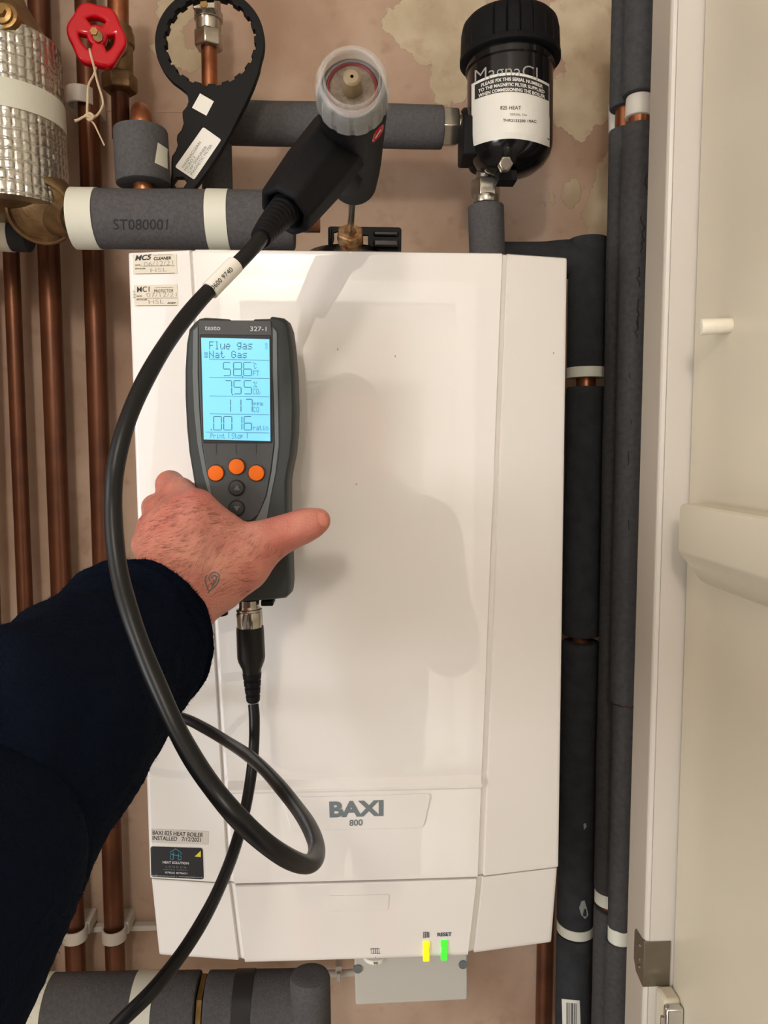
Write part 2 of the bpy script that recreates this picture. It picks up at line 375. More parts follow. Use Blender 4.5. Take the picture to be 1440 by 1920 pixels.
# surface nets -----------------------------------------------------------------------------------
def surfnet(f, lo, hi, h):
    ax = [np.arange(lo[i], hi[i]+h, h) for i in range(3)]
    G = np.stack(np.meshgrid(*ax, indexing='ij'), -1); S = G.shape[:3]
    D = f(G.reshape(-1, 3)).reshape(S)
    ins = D < 0
    cs = tuple(n-1 for n in S); acc = np.zeros(cs+(3,)); cnt = np.zeros(cs)
    corners = [(i, j, k) for i in (0, 1) for j in (0, 1) for k in (0, 1)]
    def sub(A, c): return A[c[0]:c[0]+cs[0], c[1]:c[1]+cs[1], c[2]:c[2]+cs[2]]
    for a in corners:
        for ax_ in range(3):
            if a[ax_] == 1: continue
            b = list(a); b[ax_] = 1
            da, db = sub(D, a), sub(D, b); m = (da < 0) != (db < 0)
            t = np.where(m, da/np.where(m, da-db, 1), 0)
            p = np.zeros(cs+(3,))
            for q in range(3): p[..., q] = a[q]
            p[..., ax_] += t
            acc += np.where(m[..., None], p, 0); cnt += m
    act = cnt > 0; idx = -np.ones(cs, int); idx[act] = np.arange(act.sum())
    I = np.argwhere(act); V = (I + acc[act]/cnt[act][:, None])*h + np.array(lo)
    Q = []
    for a in range(3):
        b, c = (a+1) % 3, (a+2) % 3
        s0 = [slice(None)]*3; s1 = [slice(None)]*3; s0[a] = slice(0, -1); s1[a] = slice(1, None)
        m = ins[tuple(s0)] != ins[tuple(s1)]; fl = ins[tuple(s0)]
        E = np.argwhere(m); ok = (E[:, b] > 0) & (E[:, c] > 0) & (E[:, b] < cs[b]) & (E[:, c] < cs[c]); E = E[ok]
        eb = np.zeros(3, int); eb[b] = 1; ec = np.zeros(3, int); ec[c] = 1
        q = np.stack([idx[tuple((E-eb-ec).T)], idx[tuple((E-ec).T)], idx[tuple(E.T)], idx[tuple((E-eb).T)]], 1)
        fi = fl[tuple(E.T)]; q[~fi] = q[~fi][:, ::-1]; Q.append(q)
    return V, np.concatenate(Q)
def rcone(P, a, b, ra, rb):               # distance to a tapered capsule
    a = np.array(a); b = np.array(b); ab = b-a; t = np.clip(((P-a)@ab)/(ab@ab+1e-12), 0, 1)
    return np.linalg.norm(P-(a+t[:, None]*ab), axis=1)-(ra+(rb-ra)*t)
def smin(a, b, k):
    h = np.clip(0.5+0.5*(b-a)/k, 0, 1); return b*(1-h)+a*h-k*h*(1-h)
def relax(V, Q, it=2):
    n = len(V); 
    for _ in range(it):
        s = np.zeros_like(V); c = np.zeros(n)
        for i in range(4):
            j = (i+1) % 4
            np.add.at(s, Q[:, i], V[Q[:, j]]); np.add.at(c, Q[:, i], 1); np.add.at(s, Q[:, j], V[Q[:, i]]); np.add.at(c, Q[:, j], 1)
        V = V*0.4+0.6*s/np.maximum(c, 1)[:, None]
    return V

#PART_ROOM
# ------------------------------------------------------------------ the setting
YW = 0.97
struct('wall_back', box((-0.80, YW, 0), (0.42, YW+0.1, 2.5)), 'plaster', smooth=False, origin=(0, 0, 0))
struct('wall_left', box((-0.68, 0.40, 0), (-0.62, YW+0.1, 2.5)), 'plaster', smooth=False, origin=(0, 0, 0))
struct('floor', box((-1.6, -1.7, -0.05), (1.4, YW+0.1, 0)), 'floor', smooth=False)
struct('ceiling', box((-1.6, -1.7, 2.5), (1.4, YW+0.1, 2.55)), 'room', smooth=False)
def opposite_wall():
    y = -1.25; xl, xr, zt = -0.38, 0.40, 2.04
    g = join(box((-1.6, y-0.1, 0), (xl, y, 2.5)), box((xr, y-0.1, 0), (1.4, y, 2.5)), box((xl, y-0.1, zt), (xr, y, 2.5)))
    struct('wall_front', g, 'room', smooth=False)
    s = 0.115
    g = [box((xl, y-0.06, 0), (xl+s, y-0.02, zt)), box((xr-s, y-0.06, 0), (xr, y-0.02, zt)), box((xl+s, y-0.06, zt-0.26), (xr-s, y-0.02, zt)),
         box((xl+s, y-0.06, 0.85), (xr-s, y-0.02, 1.05)), box((xl+s, y-0.06, 0), (xr-s, y-0.02, 0.24))]
    for z0, z1 in ((0.24, 0.85), (1.05, zt-0.26)):
        g.append(box((xl+s, y-0.055, z0), (xr-s, y-0.045, z1)))
        struct('trim_5', box((xl+s+0.022, y-0.050, z0+0.022), (xr-s-0.022, y-0.034, z1-0.022)), 'doorpanel', smooth=False, bevel=.004)
    struct('door_1', join(*g), 'roomdoor', smooth=False, bevel=0.004)
    struct('trim_1', join(box((xl-0.07, y, 0), (xl, y+0.015, zt+0.07)), box((xr, y, 0), (xr+0.07, y+0.015, zt+0.07)), box((xl, y, zt), (xr, y+0.015, zt+0.07))), 'roomdoor', smooth=False, bevel=0.003)
opposite_wall()
# plaster seam line high on the wall
a = W(170, 206, YW); b = W(430, 210, YW)
struct('trim_2', box((a.x, YW-0.0006, a.z-0.0008), (b.x, YW+0.01, a.z+0.0003)), 'plaster', smooth=False)

# right-hand frame of the cupboard (white, beaded front edge)
XJ = W(1250, 400, 0.636).x; XD = W(1303, 400, 0.636).x
def jamb():
    xs = XJ; yf = 0.636; yb = 0.677; xd = XD+0.03
    b1 = W(1259, 400, yf).x
    prof = [(xs+.0004, yb), (xs+.0004, yf+0.004), (xs+0.0012, yf+0.0012), (xs+0.004, yf), (b1-0.0006, yf), (b1, yf+0.0016), (b1+0.0006, yf), (xd, yf), (xd, yb)]
    V = [(x, y, z) for z in (0, 2.45) for x, y in prof]; n = len(prof)
    Q = [(i, (i+1) % n, n+(i+1) % n, n+i) for i in range(n)]+[tuple(reversed(range(n))), tuple(range(n, 2*n))]
    return V, Q
struct('trim_3', jamb(), 'frame', angle=25)
M['jamb_face'] = mat('beige_jamb_face', (0.42, 0.365, 0.30), 0.45)  # darker beige than the frame front, for a thin sheet over the inner jamb face
struct('trim_4', box((XJ-.0004, 0.6395, 0), (XJ+.001, 0.677, 2.45)), 'jamb_face', smooth=False)
struct('wall_right', box((0.345, 0.677, 0), (0.42, YW, 2.5)), 'plaster', smooth=False)

# cream ledged door standing open, seen on its inner face
door = bpy.data.objects.new('door_2', None); C.objects.link(door); door.location = (XD+0.002, 0.35, 0.02); door['kind'] = 'structure'; ORG['door_2'] = Vector(door.location)
dx = XD+0.0015
obj('door_board', box((dx, 0.02, 0.02), (dx+0.03, 0.634, 2.45)), 'door', door, smooth=False, bevel=0.002)
def ledge():
    xl = XJ+0.0005
    p1 = WX(1272, 945, xl); z0 = p1.z; y_end = p1.y; z1 = WX(1274, 1037, xl).z; z2 = WX(1360, 1110, dx).z
    prof = [(dx+0.001, z0+0.001), (xl+0.003, z0+0.0005), (xl+0.0008, z0-0.001), (xl, z0-0.004), (xl, z1+0.003), (xl+0.001, z1), (dx-0.006, z2+0.004), (dx+0.001, z2)]
    n = len(prof); V = []
    for j, y in enumerate((y_end, y_end-0.003, 0.05)):
        for x, z in prof: V.append((x+(0.0025 if j == 0 and x < dx else 0), y, z))
    Q = [(j*n+i, j*n+(i+1) % n, (j+1)*n+(i+1) % n, (j+1)*n+i) for j in range(2) for i in range(n)]+[tuple(reversed(range(n))), tuple(range(2*n, 3*n))]
    return V, Q
obj('door_ledge', ledge(), 'door', door, angle=25)
# coat peg
q = WX(1370, 611, dx)
tag(obj('peg', cyl((dx+0.001, q.y, q.z+0.0005), (dx-0.0215, q.y+0.004, q.z-0.0005), 0.0056, 0.0062, bev=0.001), 'peg'), 'short cream round peg sticking out of the open cream door', 'peg')
# strike plate wrapped round the frame corner
sp = thing('strike_plate', (XJ, 0.636, W(1212, 1853, 0.636).z), 'bronzed metal strike plate folded round the edge of the white frame', 'strike plate')
zt, zb = W(1230, 1766, .635).z, W(1230, 1850, .635).z
obj('front_flange', box((XJ-0.0008, 0.6350, zb), (XD-0.0005, 0.6368, zt)), 'strike', sp, bevel=0.0004)
sd = [(0.6355, zb), (0.6355, zt), (0.655, zt-0.0005), (0.6575, zt-0.004), (0.6575, zb+0.012), (0.652, zb+0.003)]
V = [(x, y, z) for x in (XJ-0.0012, XJ+0.0004) for y, z in sd]; n = 6
obj('side_flange', (V, [(i, (i+1) % n, n+(i+1) % n, n+i) for i in range(n)]+[tuple(reversed(range(n))), tuple(range(n, 2*n))]), 'strike', sp, smooth=False)
for k, zz in enumerate((zt-0.010, (zt+zb)/2-0.002, zb+0.012)):
    obj('screw', cyl((XJ-0.0012, 0.645, zz), (XJ-0.0022, 0.645, zz), 0.0022, 0.0018, seg=16), 'strike', sp)
# latch block with chrome cover low on the door
lt = thing('latch', (XJ+.01, 0.62, W(1270, 1990, .61).z), 'chrome latch on a cream block low on the open cream door', 'latch')
_t = W(1260, 1872, .618).z; _c = W(1270, 1890, .610).z
obj('latch_block', box((W(1245, 1880, .617).x, .616, _t-.08), (dx+.0005, .6352, _t)), 'door', lt, bevel=.003)
obj('latch_cover', box((W(1250, 1900, .608).x, .608, _c-.07), (W(1283, 1900, .608).x, .6165, _c)), 'chrome', lt, bevel=.002)
obj('latch_side', box((W(1281, 1900, .610).x, .610, _c-.07), (W(1295, 1900, .610).x, .620, _c-.0005)), 'chrome', lt, bevel=.002)
obj('latch_bolt', cyl((XJ+.006, .6085, _c-.006), (XJ+.006, .6085, _c-.03), .0018, seg=16), 'steel', lt)

#PART_BOILER
# ------------------------------------------------------------------ boiler
YB = 0.700
bl = thing('boiler', (W(650, 1790, .72).x, 0.83, W(298, 1800, .71).z), 'white gloss wall-hung boiler with grey lettering and two lit indicators', 'boiler')
def lerp(a, b, t): return a+(b-a)*t
zT = W(245, 472, YB).z; zS = W(283, 1648, YB).z; zB = W(298, 1788, YB+0.012).z
xLt, xLs, xLb = W(240, 475, YB).x, W(280.5, 1648, YB).x, W(298, 1785, YB+.012).x
xRt, xRs, xRb = W(1064, 478, YB).x, W(1048, 1622, YB).x, W(1034, 1758, YB+.012).x
YC = 0.686
gLt, gLs = W(363, 470, YC).x, W(437, 1650, YC).x
gRt, gRs = W(945, 470, YC).x, W(898, 1650, YC).x
zG = W(430, 1466, YC).z
def cover_cols():       # (kind, t) along x
    cols = [('L', 0.0, .010), ('L', 0.0, .0035), ('L', .012, .0008), ('L', .03, 0)]+[('L', t, 0) for t in (.2, .4, .6, .8, .955)]
    return cols
def build_front(z0, z1, rows, xl, xr, gl, gr, Yfun, center_off, backY):
    """rows: list of (s 0..1 from z0 top to z1 bottom, edge rounding, inset)"""
    V = []; info = []
    us = [(-1, 0), (-1, .0001), (-1, .008), (-1, .03), (-1, .045), (-1, .25), (-1, .5), (-1, .75), (-1, .90), (-1, .93), (-1, .945), (-2, 0), (-2, .005)] + [(-2, t) for t in (.012, .1, .2, .3, .4, .5, .6, .7, .8, .9, .988)]
    us += [(-2, .994), (-2, 1), (1, .055), (1, .07), (1, .10), (1, .25), (1, .5), (1, .75), (1, .955), (1, .97), (1, .992), (1, .9999), (1, 1)]
    nU = len(us); nV = len(rows)
    for (s, rd, ins) in rows:
        z = lerp(z0, z1, s)
        XL, XR, GL, GR = xl(s), xr(s), gl(s), gr(s)
        for (k, t) in us:
            if k == -1: x = lerp(XL, GL, t); y = Yfun(x, XL, GL, GR, XR, s)
            elif k == -2: x = lerp(GL, GR, t); y = Yfun(x, XL, GL, GR, XR, s)
            else: x = lerp(GR, XR, t); y = Yfun(x, XL, GL, GR, XR, s)
            e = 0
            if (k, t) in ((-1, 0), (1, 1)): e = 0.012
            elif (k, t) in ((-1, .0001), (1, .9999)): e = 0.003
            elif (k, t) in ((-1, .008), (1, .992)): e = 0.0006
            if (k, t) in ((-1, .945), (-2, 0), (-2, 1), (1, .055)): e = 0.0032          # groove floor
            if (k, t) in ((-2, .005), (-2, .994)): e = 0.0
            if k == -2 and 0 < t < 1: e += center_off(s)
            V.append((x, y+e+rd, z-ins if s < .5 else z+ins))
    Q = [(j*nU+i, (j+1)*nU+i, (j+1)*nU+i+1, j*nU+i+1) for j in range(nV-1) for i in range(nU-1)]
    # side walls and back
    border = [j*nU for j in range(nV)]+[(nV-1)*nU+i for i in range(1, nU)]+[j*nU+nU-1 for j in range(nV-2, -1, -1)]+[i for i in range(nU-2, 0, -1)]
    n0 = len(V)
    for b in border: V.append((V[b][0], backY, V[b][2]))
    m = len(border)
    Q += [(border[i], n0+i, n0+(i+1) % m, border[(i+1) % m]) for i in range(m)]
    Q.append(tuple(n0+i for i in range(m)))
    return V, Q
def Yf(x, XL, GL, GR, XR, s):
    if x < GL: return lerp(YB, YC+.001, (x-XL)/(GL-XL))
    if x > GR: return lerp(YB, YC+.001, (XR-x)/(XR-GR))
    c = (x-GL)/(GR-GL)*2-1
    return YC-0.0006*(1-c*c)
sG = (zG-zT)/(zS-zT)
def dz(mm): return mm/1000/abs(zS-zT)
rows = [(0, .012, 0), (0, .003, 0), (dz(1.2), .0008, 0), (dz(3.5), 0, 0), (dz(5), 0, 0), (dz(8), 0, 0)]+[(s, 0, 0) for s in (.1, .2, .3, .4, .5, .6, .7, .8, sG-dz(5))]
rows += [(sG-dz(1.2), 0, 0), (sG, 0, 0), (sG+dz(1), 0, 0), (sG+dz(6.5), 0, 0), (sG+dz(9), 0, 0), (sG+dz(12), 0, 0), (sG+dz(15), 0, 0), (.95, 0, 0), (1-dz(6), 0, 0), (1-dz(3), 0, 0), (1-dz(1), .0005, 0), (1, .002, 0), (1, .01, 0)]
def coff(s):
    if s <= sG-dz(1.3): return 0
    if s <= sG+dz(.1): return 0.0022
    if s <= sG+dz(1.1): return 0.001
    if s <= sG+dz(7): return -0.0035
    if s <= sG+dz(9.5): return -0.003
    if s <= sG+dz(12.5): return 0.0005
    return 0.0005
cover = build_front(zT, zS, rows, lambda s: lerp(xLt, xLs, s), lambda s: lerp(xRt, xRs, s), lambda s: lerp(gLt, gLs, s), lambda s: lerp(gRt, gRs, s), Yf, coff, 0.93)
obj('front_cover', cover, 'boiler', bl, angle=32)
z2 = zS-0.0012
bz = W(460, 1804, YC+.004).z
def Yf2(x, XL, GL, GR, XR, s): return Yf(x, XL, GL, GR, XR, s)+0.001+s*0.010
rows2 = [(0, .008, 0), (0, .001, 0), (.01, 0, 0), (.03, 0, 0), (.25, 0, 0), (.5, 0, 0), (.75, 0, 0), (.93, 0, 0), (.955, 0, 0), (.985, .0012, 0), (1, .004, 0), (1, .02, 0)]
gL2, gR2 = W(457, 1800, YC+.008).x, W(880, 1792, YC+.008).x
fascia = build_front(z2, zB-0.002, rows2, lambda s: lerp(xLs+.001, xLb, s), lambda s: lerp(xRs-.001, xRb, s), lambda s: lerp(gLs+.001, gL2, s), lambda s: lerp(gRs-.001, gR2, s), Yf2, lambda s: -0.0012, 0.90)
obj('lower_fascia', fascia, 'boiler', bl, angle=32)
SB = surf_of(cover, fascia)
# hinged flap with the lettering
def plate_on(surf, P, th, offs=0.0):
    fr = [surf(a, b, th+offs) for a, b in P]; bk = [surf(a, b, -0.002) for a, b in P]; n = len(P)
    return fr+bk, [tuple(range(n))]+[(i, n+i, n+(i+1) % n, (i+1) % n) for i in range(n)]
def rounded(P, r, n=4):
    out = []; N = len(P)
    for i in range(N):
        p = np.array(P[i], float); a = np.array(P[i-1], float); b = np.array(P[(i+1) % N], float)
        u = (a-p)/np.linalg.norm(a-p)*r; v = (b-p)/np.linalg.norm(b-p)*r
        for k in range(n+1):
            t = k/n; out.append(tuple((1-t)**2*(p+u)+2*t*(1-t)*p+t*t*(p+v)))
    return out
flapP = rounded([(531, 1496), (808, 1488), (794, 1552), (545, 1558)], 9)
flap = plate_on(SB, flapP, 0.0015)
obj('badge_flap', flap, 'boiler', bl, smooth=False, bevel=0.0004)
SF = surf_of(flap)
lg = Print(SF).text('BAXI', [(617, 1503), (719, 1500), (719, 1530), (618, 1533)], bold=0.045).make('logo_lettering', 'badge', bl)
lg['label'] = 'grey logo lettering'
Print(SF).text('800', [(655, 1537), (680, 1536), (680, 1548), (655, 1549)], bold=0.02).make('model_number', 'badge', bl)
obj('grip_pad', plate_on(SB, rounded([(612, 1680), (730, 1677), (728, 1706), (614, 1709)], 5), 0.0004), 'boiler', bl, smooth=False, bevel=0.0002)
# lamps and dial
def led(cx, cy, m, nm):
    g = []
    for (y0, y1, w) in ((cy-19, cy-7, 6.3), (cy-7, cy+6, 5.0), (cy+6, cy+19, 6.0)):
        g.append(pbox(cx-w, y0, cx+w, y1, 0.6915, 0.004))
    o = obj(nm, join(*g), m, bl, bevel=0.0008); return o
led(799.5, 1785, 'led_y', 'indicator_lamp')['label'] = 'yellow lit indicator lamp'
led(833, 1783, 'led_g', 'indicator_lamp')['label'] = 'green lit indicator lamp'
pr = Print(SB)
pr.text('RESET', [(820, 1749), (847, 1748), (847, 1755), (820, 1756)], bold=0.04); pr.make('reset_lettering', 'navy_ink', bl); pr = Print(SB)
for x in (794.5, 797.5): pr.line([(x, 1747), (x, 1759)], 1.1)
pr.line([(801, 1747), (801, 1758)], 1.6); pr.line([(804, 1748), (804, 1758)], 1.6)
for y in (1749, 1753, 1757): pr.line([(793, y), (805, y)], .9)
pr.make('heating_symbol', 'navy_ink', bl); pr = Print(SB)
pr.line([(696, 1779), (711, 1778.6), (711, 1787.6), (696, 1788)], 1.1, closed=True)
for x in (700, 703.7, 707.4): pr.line([(x, 1779), (x, 1788)], 1.0)
pr.line([(694, 1779.5), (697, 1779.5)], 1); pr.line([(710, 1788), (713, 1788)], 1)
pr.line([(703.5, 1793.5), (703.5, 1797)], 1)
pr.make('radiator_symbol', 'navy_ink', bl)
a = W(703, 1796, 0.698)
dial = lathe((a.x, 0.707, a.z-0.0058), (0, 0, 1), [(0, .0105), (0.0003, .0112), (.003, .0112), (.0035, .0105)], 40)
obj('temperature_dial', dial, 'sticker', bl)
SD = surf_of(dial)
Print(SD).text('90', [(700, 1803.5), (709, 1803.5), (709, 1809), (700, 1809)], bold=0.02).make('dial_number', 'ink', bl)
# stickers
def sticker(P, m, name='sticker', r=0, nu=6):
    p = Print(SB)
    if r: p.poly(rounded(P, r))
    else: p.patch(P, nu, 4)
    return p.make(name, m, bl)
st = sticker([(249, 478), (331, 476), (332, 513), (250, 515)], 'sticker_cream'); st['label'] = 'cleaner date sticker'
pr = Print(SB, .0003)
pr.text('MC5', [(253, 479), (284, 476.5), (284, 487), (253, 489)], shear=.25, bold=.03)
pr.text('CLEANER', [(288, 482), (321, 480.5), (321, 486.5), (288, 488)], shear=.15, bold=.03)
pr.text('RapidFlush System', [(287, 477.5), (323, 476.3), (323, 478.5), (287, 479.7)])
pr.text('DATE:', [(253.5, 496), (263.5, 495.6), (263.5, 498.2), (253.5, 498.7)], bold=.02); pr.text('INSTALLER:', [(253.5, 502.5), (273, 502), (273, 504.5), (253.5, 505)], bold=.02)
pr.line([(264, 499), (328, 498)], .6); pr.line([(254, 513.5), (328, 512)], .8)
pr.make('print', 'ink', st)
Print(SB, .0003).text('06/12/21', [(270, 491), (324, 488), (324, 497), (270, 500)], offset if False else 0, -0.012).text('HSL', [(282, 503), (313, 502), (313, 508.5), (282, 511)], 0, -.012).make('handwriting', 'faint_print', st)
st = sticker([(251, 535), (332, 533), (334, 573), (252, 575)], 'sticker_cream'); st['label'] = 'protector date sticker'
pr = Print(SB, .0003)
pr.text('MC1', [(257, 537.5), (280, 537), (280, 547), (257, 548)], bold=.005)
pr.text('PROTECTOR', [(289, 543), (325, 542), (325, 547.5), (289, 548.5)]); pr.text('Central Heating System', [(290, 538.5), (324, 537.8), (324, 540), (290, 540.7)])
pr.text('DATE:', [(256, 554), (266, 553.8), (266, 556.5), (256, 556.8)], bold=.02); pr.text('INSTALLER:', [(256, 560.5), (276, 560.5), (276, 563), (256, 563)], bold=.02)
pr.text('ADEY', [(313, 566.5), (331, 566.5), (331, 569.5), (313, 569.5)], shear=.2, bold=.04)
pr.line([(257, 559.3), (332, 558.6)], .6); pr.line([(256, 573), (332, 572.6)], .8)
pr.text('21217', [(249.5, 559), (249.5, 545), (253.5, 545), (253.5, 559)])
pr.make('print', 'ink', st)
Print(SB, .0003).text('07/12/21', [(274, 549), (331, 548), (331, 556), (275, 557)], 0, -.012).text('HSL', [(278, 562), (307, 561), (307, 569), (279, 570)], 0, -.012).make('handwriting', 'faint_print', st)
st = sticker([(283, 1554), (391, 1559), (390, 1584), (284, 1580)], 'sticker_clear'); st['label'] = 'handwritten installation date tape'
Print(SB, .0003).text('BAXI 825 HEAT BOILER', [(286, 1557), (381, 1562), (380, 1570), (286, 1565)], 0, .005).text('INSTALLED   7/12/2021', [(286, 1567), (377, 1571), (376, 1578.5), (286, 1575)], 0, .005).make('handwriting', 'ink', st)
st = sticker([(282, 1587), (380, 1590), (382, 1649), (283.5, 1644)], 'card', 'magnetic_card', 5); st['label'] = 'black heating engineer card'
sticker([(281, 1586), (381.5, 1589), (383.5, 1650.5), (282.5, 1645.5)], 'sticker', 'card_rim', 6); bpy.data.objects['card_rim'].parent = st
for o in [bpy.data.objects['card_rim']]:
    for v in o.data.vertices: v.co.y += 0.00025
pr = Print(SB, .0003)
pr.text('HEAT SOLUTION', [(305, 1614), (354, 1616.5), (354, 1621), (305, 1619)], bold=.03)
pr.text('07825 879631', [(309.5, 1634), (351, 1636), (351, 1639.5), (309.5, 1637.5)], bold=.02)
pr.text('info@heatsolution.co.uk  |  www.heatsolution.co.uk', [(283, 1640), (380, 1644), (380, 1647), (283, 1643)])
pr.make('print', 'white_print', st)
Print(SB, .0003).text('L O N D O N', [(311, 1623), (349, 1625), (349, 1628.5), (311, 1626.5)]).text('HEATING  EXPERTS', [(307, 1629.2), (351, 1631), (351, 1632.6), (307, 1631)]).make('subtitle_print', 'grey_print', st)
pr = Print(SB, .0003)
pr.line([(329.5, 1599), (320, 1599), (319.5, 1598.5), (319.5, 1603), (326, 1604)], 1.2) if False else None
pr.line([(325, 1610.5), (325, 1598)], 1.2); pr.line([(334.5, 1612), (334.5, 1600)], 1.2)
pr.line([(339.5, 1602.5), (339.5, 1598.5), (329.5, 1591.5), (319.5, 1597.5), (319.5, 1601.5), (339.5, 1605.5), (339.5, 1612), (333.5, 1612)], 1.2)
pr.line([(325.5, 1611.5), (319.5, 1611.3), (319.5, 1604)], 1.2)
pr.make('house_logo', 'teal', st)
Print(SB, .0003).poly([(365, 1606), (376.5, 1595), (376.5, 1607)]).make('yellow_triangle', 'yellow_print', st)
# scuffs
pr = Print(SB)
for a, b in ((741, 668), (633, 655), (1038, 662), (1061, 625), (668, 908)): Print(SB).disc((a, b), 1.3, 8, 2.2).make('scuff', 'faint_print', bl)

# grey terminal cover below the boiler
tb = thing('terminal_box', (W(770, 1885, .75).x, .79, W(770, 1885, .75).z), 'plain grey box cover tucked under the boiler bottom edge', 'box')
g = pbox(663, 1760, 877, 1884, 0.745, 0.12)
tp = [(664, 1788), (876, 1775), (877, 1875), (667, 1885)]
obj('cover', fill2d([pxloop(rounded(tp, 5), .745)], .745, .12, .0015), 'boiler_in', tb, angle=40)
for x, y in ((671, 1816), (868, 1808)):
    a = W(x, y, .745); obj('screw_cap', cyl((a.x, .7436, a.z), (a.x, .748, a.z), .0045, seg=24), 'case_stripe', tb)
#PART_PIPES
# ------------------------------------------------------------------ copper pipes on the left wall
YP = 0.935
def cpipe(x0, y0, x1, y1, r, label, Y=YP, m='copper', ext=True):
    a = W(x0, y0, Y); b = W(x1, y1, Y)
    if ext:
        d = (b-a).normalized(); a = a-d*((2.46-a.z)/-d.z if False else 0)
        ta = (2.45-a.z)/d.z; a2 = a+d*ta; tb_ = (0.02-b.z)/d.z; b2 = b+d*tb_
    else: a2, b2 = a, b
    o = obj('copper_pipe', cyl(a2, b2, r, seg=32), m)
    return tag(o, label, 'pipe', 'copper pipes on the left wall')
cpipe(161, 20, 213, 1700, PXM(18.6, YP), 'brown copper pipe running behind the red handwheel, nearest the boiler')
cpipe(74, 20, 138, 1700, PXM(19, YP), 'brown copper pipe, middle one of the left wall pipes')
cpipe(14, 300, 62, 1500, PXM(14, YP), 'slim dark copper pipe left of the two clipped ones')
cpipe(-42, 300, -2, 1500, PXM(14, YP), 'dark copper pipe at the far left edge')
o = cpipe(1028, 1500, 1019, 1950, PXM(17, .94), 'red-brown copper pipe at the lower right of the boiler', Y=.94, ext=False)
del o['group']
# white nylon clips
def clip(cx, cy, Y, label, w=30, h=29, side=1):
    c = W(cx, cy, Y); r = PXM(w*.82, Y); hh = PXM(h, Y)/2
    t = thing('pipe_clip', (c.x, YW, c.z), label, 'pipe clip', 'white pipe clips')
    V = []; Q = []; n = 28
    for k in range(n+1):
        a = math.radians(-35+250*k/n)+math.pi
        for rr in (r*.82, r):
            for z in (-hh, hh): V.append((c.x+rr*math.cos(a), c.y+rr*math.sin(a)*1.0, c.z+z))
    for k in range(n):
        b = k*4; Q += [(b+2, b+6, b+7, b+3), (b, b+1, b+5, b+4), (b+1, b+3, b+7, b+5), (b, b+4, b+6, b+2)]
    Q += [(0, 2, 3, 1), (n*4, n*4+1, n*4+3, n*4+2)]
    obj('clip_ring', (V, Q), 'clip', t, bevel=.0006)
    obj('clip_base', box((c.x-r*1.02, c.y+r*.62, c.z-hh), (c.x+r*1.02, YW+.001, c.z+hh)), 'clip', t, bevel=.001)
clip(151, 184, .93, 'white plastic clip on the copper pipe beside the hanging string')
clip(140, 1750, .93, 'white plastic clip low on the middle copper pipe, by the sleeve', 28, 24)
clip(214, 1750, .93, 'white plastic clip low on the copper pipe nearest the boiler', 28, 24)
a = W(60, 1757, .955); b = W(345, 1742, .955)
tag(obj('clip_rail', box((a.x, .9585, b.z-.0038), (b.x, .9695, b.z+.0034)), 'clip', bevel=.001), 'thin cream rail on the wall behind the lower pipe clips', 'rail')

# ------------------------------------------------------------------ insulated pipes
def sleeve(x0, y0, Y0, x1, y1, Y1, r, m='foam', parent=None, name='foam_sleeve', bev=.002, wob=.0006):
    a = W(x0, y0, Y0); b = W(x1, y1, Y1); L = (b-a).length; n = max(6, int(L/.01))
    prof = [(0, r*.35), (0, r-bev), (bev*.3, r-bev*.3)]+[(bev+(L-2*bev)*i/n, r) for i in range(n+1)]+[(L-bev*.3, r-bev*.3), (L, r-bev), (L, r*.35)]
    sd = random.random()*50
    g = lathe(a, b-a, prof, 48, mod=lambda i, an, t: wob*noise.noise(Vector((math.cos(an)*1.5, math.sin(an)*1.5, t*18+sd))) if 1 < i < n+6 else 0)
    return g
def band(x0, y0, Y0, x1, y1, Y1, r, f0, f1, m='tape', parent=None, label=None):
    a = W(x0, y0, Y0); b = W(x1, y1, Y1); p = a.lerp(b, f0); q = a.lerp(b, f1)
    o = obj('tape_band', lathe(p, q-p, [(0, r), (0, r+.0007), ((q-p).length, r+.0007), ((q-p).length, r)], 48), m, parent)
    return o
# big horizontal sleeve above the boiler
Yh = .765; rh = PXM(51.5, Yh)
h1 = thing('insulated_pipe', W(340, 440, Yh), 'thick grey foam-lagged pipe above the boiler top left with two white tape bands', 'pipe')
H1 = (140, 410, Yh, 552, 414, Yh)
g1 = sleeve(*H1, rh); obj('foam_sleeve', g1, 'foam', h1)
band(*H1, rh, 0.0, .112, parent=h1); band(*H1, rh, .608, .705, parent=h1)
obj('pipe_core', cyl(W(115, 410, Yh), W(600, 414, Yh), .011), 'copper', h1)
Print(surf_of(g1)).text('ST080001', [(212, 411), (315, 411), (314, 431), (213, 431)], bold=.0).make('printed_code', M['foam_dark'], h1)
# short upright sleeve
Yv = .785; rv = PXM(47.5, Yv)
v1 = thing('insulated_pipe', W(268, 358, Yv), 'short upright grey foam sleeve left of the black wrench', 'pipe')
g2 = sleeve(263, 244, Yv, 269, 347, Yv, rv); obj('foam_sleeve', g2, 'foam', v1)
obj('pipe_core', ptube([(272, 375, Yv, .0105), (268, 330, Yv, .0105), (266, 250, Yv, .0105), (265, 228, Yv, .0105), (265, 217, Yv+.009, .0105), (264, 213, Yv+.026, .0105), (264, 215, Yv+.05, .0105), (264, 218, YW+.002, .0105)]), 'copper_bright', v1)
obj('tape_patch', (lambda p: (p.V, p.Q))(Print(surf_of(g2)).patch([(296, 267), (317, 281), (319, 319), (290, 305)], 6, 3)), 'tape', v1)
